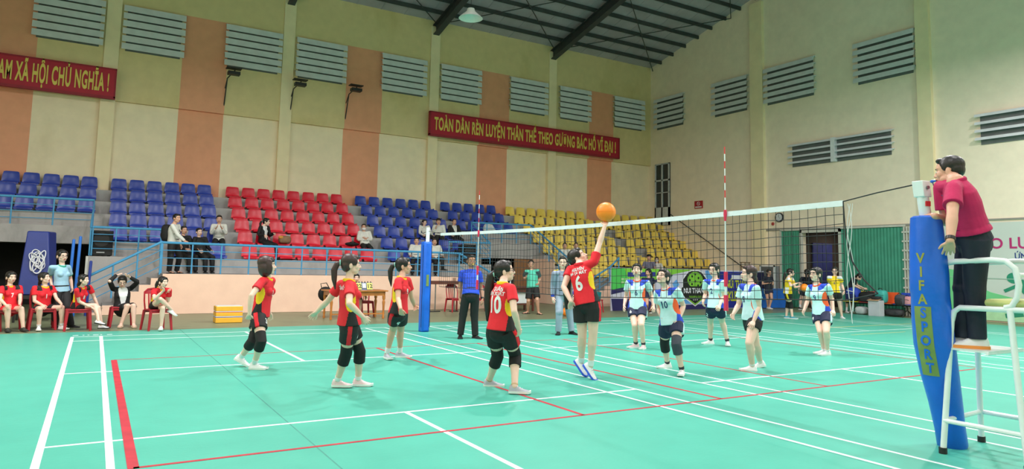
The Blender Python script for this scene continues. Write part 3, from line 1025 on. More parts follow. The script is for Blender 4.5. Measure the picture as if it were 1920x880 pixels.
MB().tube([(NX, ny1, net_top(ny1)), (0, 8.1, 2.18), (0, 8.4, 2.22)], .006, 6).build('tension_rope', net_black, t)
cordw = M('white_cord', (222, 222, 222), .7)
cd_ = MB()
for k_, (ph_, zl) in enumerate(((.0, 1.0), (1.6, 1.12), (3.0, 1.05))):
    cd_.tube([(NX + .012 * math.sin(i * .8 + ph_), ny0 - .05 - .03 * math.sin(i * .55 + ph_) - .012 * k_, 2.17 - (2.17 - zl) * i / 13) for i in range(14)], .0032, 6)
cd_.build('loose_cord', cordw, t)

ant_r = M('antenna_red', (212, 52, 58), .5)
ant_p = M('antenna_sleeve', (222, 44, 84), .55)
for y, zt, lab in ((-.1, 2.95, 'red and white antenna on the near half of the net'), (6.0, 2.93, 'red and white antenna at the far end of the net')):
    t = thing('net_antenna', lab, 'antenna', (NX - .02, y, 1.05), 'net antennas')
    x = NX - .022
    m = MB()
    z0 = net_top(y) + .09
    nst = 8
    for i in range(nst):
        a = z0 + (zt - z0) * i / nst; b = z0 + (zt - z0) * (i + 1) / nst
        m.tube([(x, y, a), (x, y, b)], .0065, 8, mi=i % 2)
    m.build('rod', [white_pt, ant_r], t)
    MB().tube([(x, y, 1.45), (x, y, net_top(y) + .09)], .008, 8).build('pocket', white_pt, t)
    MB().tube([(x, y, net_top(y) - .1), (x, y, net_top(y) - .02), (x, y, net_top(y) + .03)], [.012, .02, .017], 8).build('clip', ant_p, t)
    MB().tube([(x, y, 1.02), (x, y, 1.2)], .026, 8).build('sleeve', ant_p, t)
    MB().tube([(x, y, 1.3), (x, y, 1.47)], .022, 8).build('sleeve', ant_p, t)
    MB().tube([(x, y, 1.2), (x, y, 1.3)], .015, 8).build('sleeve_gap', white_pt, t)

pad_blue = M('pad_vinyl', (22, 100, 214), .35, .1, 3, bump=.5, bscale=7)
t = thing('net_post', 'near net post in a bulging blue pad lettered VIFASPORT', 'post', (.18, -2.43, 0), 'net posts')
px_ = [(.185, 0), (.12, .3), (.0, .7), (-.062, 1.1), (-.09, 1.5), (-.105, 1.97)]
MB().tube([(x, -2.43, z) for x, z in px_] + [(-.135, -2.43, 2.1), (-.165, -2.43, 2.28)], .047, 16).build('pole', white_pt, t)
m = MB().obox((-.16, -2.43, 2.235), Vector((.05, -.006, 0)), Vector((.006, .05, 0)), Vector((-.012, 0, .07)))
m.build('pulley_bracket', white_pt, t, bevel=.006)
MB().tube([(-.165, -2.475, 2.245), (-.172, -2.495, 2.245)], .015, 12).build('bolt', M('steel', (140, 142, 146), .3, .05, 8, metal=.8), t)
MB().tube([(-.095, -2.39, 2.2), (-.07, -2.385, 2.05), (-.08, -2.39, 1.98)], .012, 6).build('cleat', black_st, t)
MB().obox((-.15, -2.474, 2.105), Vector((.022, -.008, 0)), Vector((0, .004, 0)), Vector((0, 0, .022))).build('sticker', ant_r, t)
prof = [(.185, 0.0, .112), (.183, .015, .118), (.15, .16, .118), (.09, .4, .13), (.01, .66, .148), (-.05, .9, .158), (-.075, 1.12, .155), (-.085, 1.32, .148), (-.093, 1.36, .152), (-.09, 1.5, .15), (-.1, 1.75, .138), (-.105, 1.9, .128), (-.105, 1.985, .122), (-.105, 2.0, .10)]
pad = MB().tube([(x, -2.43, z) for x, z, r in prof], [r for x, z, r in prof], 28, ref=(1, 0, 0)).build('pad', pad_blue, t, smooth=50)
gold_t = M('pad_letter', (150, 150, 60), .5)
pn = face_dir((-.1, -2.43), -8)
pr = Vector((-pn.y, pn.x, 0))
pnl = MB()
for i, ch in enumerate('VIFASPORT'):
    z = 1.625 - i * .117
    xx = np.interp(z, [p[1] for p in prof], [p[0] for p in prof])
    o_ = Vector((float(xx), -2.43, z)) + pn * .4 - pr * .04
    text(ch, .118, pad_blue if i >= 4 else gold_t, 'letter', t, o_, pr, (0, 0, 1), bold=.03, sx=.85, wrap=(pad, -pn), offn=.007 if i >= 4 else .003)
lab_m = M('pad_label', (118, 140, 74), .55, .12, 10)
pt_ = BVHTree.FromPolygons([v.co.copy() for v in pad.data.vertices], [tuple(p.vertices) for p in pad.data.polygons])
vs, fs = [], []
for i in range(19):
    z = 1.215 - i * (.59 / 18)
    xx = float(np.interp(z, [p[1] for p in prof], [p[0] for p in prof]))
    for j in range(7):
        q_ = Vector((xx, -2.43, z)) + pn * .5 - pr * (.045 + .066 - .022 * j)
        h_ = pt_.ray_cast(q_, -pn)
        vs.append(h_[0] + pn * .004)
for i in range(18):
    for j in range(6):
        fs.append((i * 7 + j, i * 7 + j + 1, i * 7 + j + 8, i * 7 + j + 7))
MB().add(vs, fs).build('label_patch', lab_m, t)

t = thing('net_post', 'far net post in a square blue pad', 'post', (0, 8.35, 0), 'net posts')
MB().tube([(-.03, 8.42, 0), (0, 8.42, 2.3)], .042, 12).build('pole', white_pt, t)
MB().box(-.12, .06, 8.32, 8.52, .0, 1.98).box(-.1, .04, 8.3, 8.54, .02, 1.96).build('pad', pad_blue, t, bevel=.02)
MB().box(.063, .07, 8.33, 8.36, .1, 1.9).box(-.125, -.12, 8.36, 8.375, .1, 1.9).build('seam', M('pad_dark', (10, 40, 92), .5), t, smooth=None)
MB().box(-.06, .0, 8.292, 8.3, 1.0, 1.25).build('label_patch', lab_m, t, smooth=None)

# ---------------------------------------------------------------- referee chair
t = thing('referee_chair', 'tall white tubular referee chair beside the blue post', 'chair', (.2, -2.85, 0))
cw = M('chair_white', (226, 232, 234), .3, .04, 8)
zs = 1.215
rr = .0235
for nm, xb, xt in (('near', -.15, -.03), ('far', .6, .47)):
    yb = -2.52 if nm == 'near' else -2.47
    top = [(xb, yb, .0), (xb + (xt - xb) * .9, yb - .055, zs - .12), (xb + (xt - xb) * .97, yb - .075, zs - .035), (xt, yb - .12, zs), (xt, -3.3, zs + .01)]
    MB().tube(top, rr, 12, 'flat').build('front_leg', cw, t)
    MB().tube([(xt + (xb - xt) * .1, -3.02, zs), (xb + (xt - xb) * .3, -3.09, .5), (xb, -3.14, 0)], rr, 12).build('rear_leg', cw, t)
    MB().tube([(xt, -2.52, 1.585), (xt, -2.62, 1.605), (xt, -2.9, 1.62), (xt, -3.0, 1.61), (xt, -3.065, 1.55), (xt, -3.085, 1.42), (xt, -3.07, 1.32), (xt, -3.03, 1.25), (xt, -2.98, zs + .02)], rr, 12, 'flat').build('armrest', cw, t)
    MB().tube([(xt, -2.505, 1.582), (xt, -2.535, 1.588)], .026, 12, 'round').build('grip', black_st, t)
    MB().tube([(xb + .02 * (1 if nm == 'near' else -1), yb - .01, .27), (xb + .02 * (1 if nm == 'near' else -1), -3.12, .27)], .02, 10).build('side_rung', cw, t)
    for y in (yb, -3.14):
        MB().tube([(xb, y, 0), (xb, y, .05)], .032, 12).build('rubber_foot', black_st, t)
MB().tube([(-.125, -2.53, .27), (.575, -2.48, .27)], .02, 10).build('front_rung', cw, t)
MB().tube([(-.13, -3.12, .27), (.58, -3.12, .27)], .02, 10).build('rear_rung', cw, t)
MB().tube([(-.06, -2.56, .855), (.52, -2.52, .855)], .018, 10).tube([(-.09, -2.86, .855), (.53, -2.86, .855)], .012, 8).box(-.08, .52, -2.87, -2.52, .86, .876).build('footplate', cw, t)
MB().box(-.03, .47, -3.3, -2.83, zs + .0, zs + .02).build('seat_frame', cw, t)
MB().box(-.035, .475, -3.32, -2.82, zs + .02, zs + .085).build('cushion', M('cushion_green', (176, 180, 112), .6, .2, 9, bump=.3, bscale=14), t, bevel=.03)
MB().tube([(-.03, -3.085, 1.5), (.47, -3.085, 1.5)], .018, 10).build('cross_bar', cw, t)

# ---------------------------------------------------------------- balls
ball_m = M('ball_orange', (250, 138, 30), .45, .03, 3, bump=.05, bscale=90)


def ball(c, r, lab):
    c = Vector(c)
    t = MB()
    t.ell((0, 0, 0), r, None, 40, 24)
    o = t.build('ball', ball_m, smooth=60)
    o.location = c
    tag(o, lab, 'ball', 'orange volleyballs')
    m = MB()
    for k in range(3):
        ax = [(Vector((1, 0, 0)), Vector((0, 1, 0))), (Vector((0, 1, 0)), Vector((0, 0, 1))), (Vector((1, 0, 0)), Vector((0, 0, 1)))][k]
        m.tube([ax[0] * (r * .9985 * math.cos(a)) + ax[1] * (r * .9985 * math.sin(a)) for a in [i * math.pi / 24 for i in range(48)]], .0015, 5, closed=True)
    s_ = m.build('seam', M('ball_seam', (226, 112, 22), .6), o, off=Vector((0, 0, 0)))
    return o


ball((-.28, 1.795, 2.262), .136, 'orange ball struck above the net')
ball((5.95, 11.4, .125), .125, 'orange ball on the floor behind the guard')

# ---------------------------------------------------------------- plastic chairs
chair_red = M('chair_red', (168, 24, 42), .38, .08, 4)


def plastic_chair(c, face, label, back=True):
    """moulded plastic chair; face = direction of the sitter"""
    c = Vector((c[0], c[1], 0)); f = Vector(face).normalized(); r = Vector((f.y, -f.x, 0)); u = Vector((0, 0, 1))
    t = thing('plastic_chair' if back else 'plastic_stool', label, 'chair' if back else 'stool', tuple(c), 'red plastic chairs')
    P = lambda a, b, z: c + r * a + f * b + u * z
    MB().prism([(-.2, -.19), (-.17, -.21), (.17, -.21), (.2, -.19), (.215, .19), (.18, .215), (-.18, .215), (-.215, .19)], P(0, 0, .405), r, f, u * .025).build('seat', chair_red, t, bevel=.008)
    for a, b in ((-1, -1), (1, -1), (-1, 1), (1, 1)):
        MB().tube([P(a * .19, b * .185, .41), P(a * .225, b * .225, 0)], [(.032, .024), (.024, .018)], 8, ref=r).build('leg', chair_red, t)
    MB().prism([(-.19, .36), (.19, .36), (.19, .405), (-.19, .405)], P(0, .2, 0), r, u, f * -.012).prism([(-.19, .36), (.19, .36), (.19, .405), (-.19, .405)], P(0, -.2, 0), r, u, f * .012).build('apron', chair_red, t)
    if not back:
        return t
    m = MB()
    B = lambda a, z: P(a * (1 + .15 * (z - .42)), -.2 - .18 * (z - .42) + .05 * (a / .2) ** 2, z)
    m.tube([B(-.19, .42), B(-.2, .6), B(-.19, .78), B(-.12, .835), B(0, .85), B(.12, .835), B(.19, .78), B(.2, .6), B(.19, .42)], [(.02, .012)] * 9, 8)
    for a in (-.1, -.05, 0, .05, .1):
        m.tube([B(a, .42), B(a, .62), B(a, .78)], [(.014, .007)] * 3, 8)
    vs, fs = [], []
    for i in range(9):
        a = -.18 + .36 * i / 8
        for z, dd in ((.74, 0), (.84 - .06 * (a / .18) ** 4, 0), (.74, .012), (.84 - .06 * (a / .18) ** 4, .012)):
            vs.append(B(a, z) - f * dd)
    for i in range(8):
        k = i * 4
        fs += [(k, k + 4, k + 5, k + 1), (k + 2, k + 3, k + 7, k + 6), (k + 1, k + 5, k + 7, k + 3), (k, k + 2, k + 6, k + 4)]
    m.add(vs, fs)
    m.build('backrest', chair_red, t)
    return t


# ---------------------------------------------------------------- foam boards, mat, tables
def slab_thing(name, label, cat, x0, x1, y0, y1, z0, z1, mat_, group=None, bev=.01, extra=None):
    t = thing(name, label, cat, ((x0 + x1) / 2, (y0 + y1) / 2, z0), group)
    MB().box(x0, x1, y0, y1, z0, z1).build('body', mat_, t, bevel=bev)
    return t


foam = M('foam_yellow', (236, 178, 52), .6, .05, 6)
fx0, fx1, fy0, fy1 = -3.82, -3.22, 11.85, 12.25
for i, (z0, z1, lab) in enumerate(((0, .125, 'bottom yellow foam board of the stack'), (.155, .245, 'middle yellow foam board of the stack'), (.275, .385, 'top yellow foam board of the stack'))):
    t = slab_thing('foam_board', lab, 'board', fx0, fx1, fy0, fy1, z0, z1, foam, 'stacked yellow foam boards')
    if i < 2:
        MB().box(fx0 + .005, fx1 - .005, fy0 + .005, fy1, z1, z1 + .015).build('stripe', M('foam_blue', (40, 90, 200), .6) if i == 0 else M('foam_crimson', (212, 40, 90), .6), t, smooth=None)
        MB().box(fx0, fx1, fy0, fy1, z1 + .015, z1 + .03).build('white_layer', white_pt, t, smooth=None)
    else:
        MB().box(fx0 + .02, fx1 - .02, fy0 + .02, fy1 - .02, z1, z1 + .012).build('white_layer', white_pt, t, smooth=None)

t = thing('crash_mat', 'large dark blue gym mat standing on end in the passage', 'mat', (-7.45, 13.9, .55))
mx = MB()
mx.add([(-7.8, 13.3, .6), (-7.16, 13.3, .6), (-7.05, 13.7, .6), (-7.7, 13.7, .6), (-7.72, 13.62, 2.06), (-7.30, 13.62, 2.06), (-7.16, 14.0, 2.06), (-7.6, 14.0, 2.06)],
       [(0, 3, 2, 1), (4, 5, 6, 7), (0, 1, 5, 4), (1, 2, 6, 5), (2, 3, 7, 6), (3, 0, 4, 7)])
mx.build('cover', M('mat_blue', (20, 40, 116), .45, .08, 3, bump=.15, bscale=8), t, bevel=.03)
rp_ = M('white_strap', (206, 206, 212), .8)
strap = MB()
for k, (du, dv, su, sv, tilt) in enumerate(((0, .06, .10, .20, .35), (.03, .0, .11, .16, .1), (-.04, -.02, .08, .22, -.15), (.05, -.05, .09, .15, .5), (-.02, -.1, .1, .19, .25), (.07, .04, .06, .2, -.3), (-.06, .05, .07, .14, .6), (.02, -.15, .09, .14, -.05))):
    pts = []
    for i in range(22):
        a = i * math.pi / 11
        u, v = su * math.cos(a), sv * math.sin(a)
        x_ = -7.47 + du + u * math.cos(tilt) - v * math.sin(tilt); z_ = 1.38 + dv + u * math.sin(tilt) + v * math.cos(tilt)
        pts.append((x_, 13.3 + .2192 * (z_ - .6) - .018 - .006 * k, z_))
    strap.tube(pts, [(.011, .006)] * 22, 6, closed=True)
tag(strap.build('strap_coil', rp_), 'coil of white strap hanging on the blue gym mat', 'strap')
t = thing('trolley', 'dark trolley carrying the blue gym mat', 'trolley', (-7.45, 13.5, 0))
MB().box(-7.85, -7.0, 13.2, 14.05, .52, .6).build('deck', M('trolley_dark', (38, 34, 34), .7), t)
for x in (-7.8, -7.05):
    for y in (13.25, 14.0):
        MB().tube([(x, y, 0), (x, y, .53)], .025, 8).build('leg', black_st, t)
for x, z1, lab in ((-6.86, 1.9, 'left light blue pole leaning in the passage'), (-6.72, 1.98, 'tallest light blue pole leaning in the passage'), (-6.45, 1.36, 'dark blue pole beside the stair wall')):
    o = MB().tube([(x, 15.0, 0), (x + .03, 15.05, z1)], .035, 10, 'round').build('pole', M('pole_blue', (48, 120, 220), .4) if x < -6.6 else M('pole_dark_blue', (40, 62, 150), .4))
    tag(o, lab, 'pole', 'poles in the passage')

# scorer's table
wood = M('table_wood', (186, 116, 52), .4, .2, 5)
t = thing('scorer_table', 'varnished wooden table with turned legs behind player four', 'table', (-.3, 12.2, 0))
tx0, tx1, ty0, ty1 = -1.12, .48, 11.95, 12.75
MB().box(tx0, tx1, ty0, ty1, .72, .755).build('tabletop', wood, t, bevel=.008)
MB().box(tx0 + .08, tx1 - .08, ty0 + .06, ty0 + .09, .61, .72).box(tx0 + .08, tx1 - .08, ty1 - .09, ty1 - .06, .61, .72).box(tx0 + .06, tx0 + .09, ty0 + .06, ty1 - .06, .61, .72).box(tx1 - .09, tx1 - .06, ty0 + .06, ty1 - .06, .61, .72).build('apron', wood, t)
for x in (tx0 + .09, tx1 - .09):
    for y in (ty0 + .09, ty1 - .09):
        MB().lathe([(.03, 0), (.035, .04), (.024, .08), (.034, .14), (.026, .2), (.03, .34), (.04, .44), (.026, .5), (.04, .53), (.04, .61)], (x, y, 0), 14).build('leg', wood, t)
MB().box(tx0 + .09, tx1 - .09, ty0 + .08, ty0 + .1, .12, .15).build('stretcher', wood, t)
t = thing('flip_scoreboard', 'flip scoreboard showing 22 and 12 on the table', 'scoreboard', (-.16, 12.15, .755))
MB().prism([(0, 0), (.16, 0), (.09, .2), (.07, .2)], (-.4, 12.06, .755), (0, 1, 0), (0, 0, 1), (.48, 0, 0)).build('easel', M('board_slate', (96, 108, 140), .5), t, smooth=None)
cardm = M('card_yellow', (236, 226, 110), .5)
for i, (x, s_) in enumerate(((-.31, '22'), (-.01, '12'))):
    MB().obox((x, 12.077, .86), Vector((.075, 0, 0)), Vector((0, .004, -.0015)), Vector((0, .03, .085))).build('card', cardm, t, smooth=None)
    text(s_, .15, black_st, 'digits', t, (x, 12.068, .86), (1, 0, 0), (0, .34, .94), bold=.02, depth=.004)
MB().obox((-.16, 12.08, .875), Vector((.05, 0, 0)), Vector((0, .004, -.0015)), Vector((0, .02, .06))).build('card', white_pt, t, smooth=None)
for i in range(6):
    MB().tube([(-.36 + i * .08, 12.12, .955), (-.36 + i * .08, 12.15, .985), (-.36 + i * .08, 12.18, .955)], .008, 6).build('ring', black_st, t)
plastic_chair((.16, 12.96), (0, -1, 0), 'empty slatted red chair behind the wooden table')
bgm = M('bag_black', (24, 24, 26), .7, .1, 8)
o = MB().ell((-.95, 12.9, .62), (.2, .15, .2), None, 16, 10).build('shoulder_bag', bgm)
tag(o, 'black bag hanging at the left table end', 'bag')
MB().tube([(-1.05, 12.9, .75), (-1.1, 12.85, .9), (-.95, 12.85, .92), (-.85, 12.9, .78)], .012, 6).build('strap', bgm, o)

# small lectern table by the stand front
t = thing('folding_table', 'narrow dark brown table top on a thin metal pole', 'table', (2.75, 14.0, 0))
dkw = M('dark_wood', (98, 46, 34), .45, .2, 6)
MB().box(2.5, 3.62, 13.85, 14.3, .86, .96).build('tabletop', dkw, t, bevel=.01)
MB().tube([(2.84, 14.05, .86), (2.84, 14.05, .03)], .02, 8).tube([(3.5, 14.05, .86), (3.5, 14.05, .03)], .02, 8).build('leg', M('steel', (140, 142, 146), .3, .05, 8, metal=.8), t)
MB().tube([(2.66, 14.05, .015), (3.02, 14.05, .015)], .015, 8).tube([(3.34, 14.05, .015), (3.66, 14.05, .015)], .015, 8).build('foot', black_st, t)
o = MB().box(3.5, 3.85, 13.95, 14.2, .96, 1.06).build('carton', M('card_pale', (226, 190, 168), .7), bevel=.004)
tag(o, 'small pale box on the narrow brown table', 'box')

# table, box and chairs behind the linesman
t = thing('side_table', 'dark red wooden table behind the man in green', 'table', (5.3, 13.9, 0))
MB().box(4.75, 6.35, 13.6, 14.3, .74, .79).build('tabletop', dkw, t, bevel=.008)
MB().box(4.83, 6.27, 13.66, 13.7, .62, .74).box(4.83, 6.27, 14.2, 14.24, .62, .74).box(4.85, 6.25, 13.7, 14.2, .2, .24).build('apron', dkw, t)
for x in (4.83, 6.22):
    for y in (13.66, 14.18):
        MB().box(x, x + .06, y, y + .06, 0, .74).build('leg', dkw, t)
o = MB().box(5.15, 6.1, 13.75, 14.15, .24, .68).build('storage_box', white_pt, bevel=.02)
tag(o, 'white box on the shelf of the dark red table', 'box')
for x, lab in ((5.3, 'left water bottle on the dark red table'), (5.42, 'right water bottle on the dark red table')):
    t = thing('water_bottle', lab, 'bottle', (x, 13.8, .79), 'water bottles')
    MB().lathe([(.03, 0), (.033, .02), (.033, .13), (.014, .18), (.013, .2)], (x, 13.8, .79), 14).build('body', M('bottle_clear', (200, 214, 220), .15), t)
    MB().lathe([(.015, .2), (.015, .22), (.01, .222)], (x, 13.8, .79), 12).build('cap', M('cap_blue', (60, 120, 200), .4), t)
plastic_chair((4.3, 13.75), (-.2, -1, 0), 'empty red chair just right of the linesman')
plastic_chair((3.45, 13.9), (.1, -1, 0), 'empty red chair hidden behind the linesman')
o = MB().lathe([(.13, 0), (.15, .02), (.17, .2), (.175, .24), (.15, .25)], (8.05, 12.6, .42), 18).build('bucket', M('teal_plastic', (30, 130, 140), .4))
tag(o, 'teal bucket on a stool right of the jumping player', 'bucket')
t = thing('stool', 'small red stool under the teal bucket', 'stool', (8.05, 12.6, 0))
MB().box(7.88, 8.22, 12.43, 12.77, .39, .42).build('seat', chair_red, t, bevel=.01)
for a in (-1, 1):
    for b in (-1, 1):
        MB().tube([(8.05 + a * .14, 12.6 + b * .14, .4), (8.05 + a * .17, 12.6 + b * .17, 0)], .02, 8).build('leg', chair_red, t)

# ---------------------------------------------------------------- bench with bags by the green doors
t = thing('waiting_bench', 'four seat bench with yellow red orange and blue seats', 'bench', (17.7, 8.7, 0))
BX = 17.6
cols = [('seat_yellow', (236, 206, 70)), ('seat_red', (214, 40, 56)), ('seat_orange', (238, 96, 48)), ('seat_blue', (44, 76, 190))]
for i, (nm, c) in enumerate(cols):
    y1 = 9.85 - i * .62; y0 = y1 - .58
    mm_ = M(nm, c, .35)
    MB().prism([(-.22, .42), (.22, .40), (.25, .43), (-.22, .45)], (BX, y0, 0), (1, 0, 0), (0, 0, 1), (0, y1 - y0, 0)).build('seat', mm_, t, bevel=.01)
    MB().prism([(.2, .44), (.3, .82), (.33, .82), (.24, .43)], (BX, y0 + .02, 0), (1, 0, 0), (0, 0, 1), (0, y1 - y0 - .04, 0)).build('backrest', mm_, t, bevel=.01)
MB().box(BX - .03, BX + .03, 7.35, 9.85, .36, .4).build('beam_rail', black_st, t)
for y in (9.5, 7.62):
    MB().tube([(BX, y, .37), (BX, y, .22)], .025, 8).tube([(BX - .27, y, .0), (BX - .22, y, .1), (BX - .1, y, .19), (BX, y, .22), (BX + .1, y, .19), (BX + .22, y, .1), (BX + .27, y, 0)], .02, 8).build('leg', black_st, t)


def bag(name, lab, c, rad, mm_, strap=None, pocket=None, e=.6):
    o = MB().sell(c, rad, None, e).build(name, mm_, smooth=60)
    tag(o, lab, 'bag', 'bags on and under the bench')
    c = Vector(c)
    if pocket:
        MB().sell(c + Vector((-rad[0] * .85, 0, -rad[2] * .35)), (rad[0] * .3, rad[1] * .72, rad[2] * .45), None, .5, 18, 10).build('pocket', pocket, o, smooth=60)
    if strap:
        MB().tube([c + Vector((-rad[0] * .3, -rad[1] * .4, rad[2] * .9)), c + Vector((-rad[0] * .4, -rad[1] * .2, rad[2] * 1.22)), c + Vector((-rad[0] * .4, rad[1] * .2, rad[2] * 1.22)), c + Vector((-rad[0] * .3, rad[1] * .4, rad[2] * .9))], .014, 6).build('strap', strap, o)
        MB().tube([c + Vector((-rad[0] * 1.0, -rad[1] * .8, rad[2] * .2)), c + Vector((-rad[0] * 1.02, 0, rad[2] * .28)), c + Vector((-rad[0] * 1.0, rad[1] * .8, rad[2] * .2))], .006, 5).build('zip', strap, o)
    return o


b = bag('backpack', 'big round blue backpack at the left bench end', (17.5, 9.5, .70), (.22, .27, .25), M('bag_blue', (38, 66, 180), .6, .1, 6), black_st, M('bag_navy', (26, 34, 90), .6), .85)
for dz in (-.02, .1):
    MB().obox((17.272 + abs(dz) * .1, 9.5, .72 + dz), Vector((.003, 0, 0)), Vector((0, .12, .02)), Vector((0, 0, .012))).build('stripe', white_pt, b)
bag('duffel_bag', 'black bag slumped on the red bench seat', (17.55, 8.98, .62), (.22, .28, .2), M('bag_black', (24, 24, 26), .7, .1, 8), black_st, M('bag_charcoal', (40, 40, 44), .7))
bag('backpack', 'teal green backpack on the bench', (17.45, 8.42, .66), (.16, .2, .24), M('bag_teal', (64, 176, 168), .6, .1, 6), black_st, M('bag_dark_teal', (26, 92, 92), .6))
bag('backpack', 'dark grey backpack on the blue bench seat', (17.4, 7.72, .58), (.15, .17, .19), M('bag_grey', (74, 74, 86), .7, .1, 6), black_st, M('bag_charcoal', (40, 40, 44), .7))
bag('backpack', 'pink bag beside the grey backpack', (17.5, 7.52, .56), (.14, .13, .16), M('bag_pink', (216, 150, 160), .7), black_st)
bag('duffel_bag', 'cream bag at the right bench end', (17.6, 7.3, .6), (.14, .13, .2), M('bag_cream', (214, 200, 180), .7), black_st)
bag('plastic_bag', 'white plastic bag on the floor under the bench', (17.35, 9.1, .14), (.18, .2, .14), M('bag_white', (206, 208, 212), .4, .1, 8, bump=.8, bscale=12))
bag('plastic_bag', 'grey bag under the right half of the bench', (17.5, 8.0, .14), (.18, .33, .13), M('bag_dark', (56, 56, 60), .6, .3, 6, bump=.8, bscale=10))
t = thing('carton', 'tall white cardboard box in front of the bench', 'box', (17.05, 8.4, 0))
MB().obox((17.08, 8.4, .27), Vector((.15, 0, 0)), Vector((0, .2, 0)), Vector((0, 0, .27))).build('body', M('carton_white', (204, 204, 214), .6, .05, 5), t, bevel=.004)
MB().obox((17.0, 8.42, .56), Vector((.12, 0, .03)), Vector((0, .2, 0)), Vector((0, 0, .004))).build('flap', M('carton_brown', (190, 150, 118), .7), t)
bag('duffel_bag', 'small grey bag lying on the white carton', (17.1, 8.4, .62), (.12, .15, .06), M('bag_charcoal', (40, 40, 44), .7))

# ---------------------------------------------------------------- loose things on the stand
o = MB().ell((7.55, 19.25, 3.0), (.22, .12, .22), None, 16, 10).tube([(7.42, 19.2, 3.1), (7.35, 19.1, 2.9)], .07, 8, 'round').tube([(7.7, 19.2, 3.1), (7.8, 19.1, 2.88)], .07, 8, 'round').build('white_jacket', M('jacket_white', (214, 216, 222), .8, .06, 6, bump=.5, bscale=9))
tag(o, 'white jacket draped over a seat above the right passage', 'jacket')
o = MB().ell((1.32, 17.78, 2.12), (.26, .14, .07), None, 16, 8).build('flat_bag', bgm)
tag(o, 'flat black bag on a red seat beside the masked man', 'bag')
MB().tube([(1.2, 17.7, 2.17), (1.3, 17.66, 2.22), (1.42, 17.7, 2.17)], .012, 6).build('strap', bgm, o)
o = MB().sell((-.98, 17.78, 2.19), (.2, .13, .13), None, .6).build('handbag', M('bag_brown', (136, 104, 76), .7, .2, 8))
tag(o, 'brown bag on the red seat beside the woman in black', 'bag')
MB().ell((-1.12, 17.7, 2.26), (.09, .06, .06), None, 10, 6).build('orange_bundle', M('bundle_orange', (214, 146, 60), .7), o)
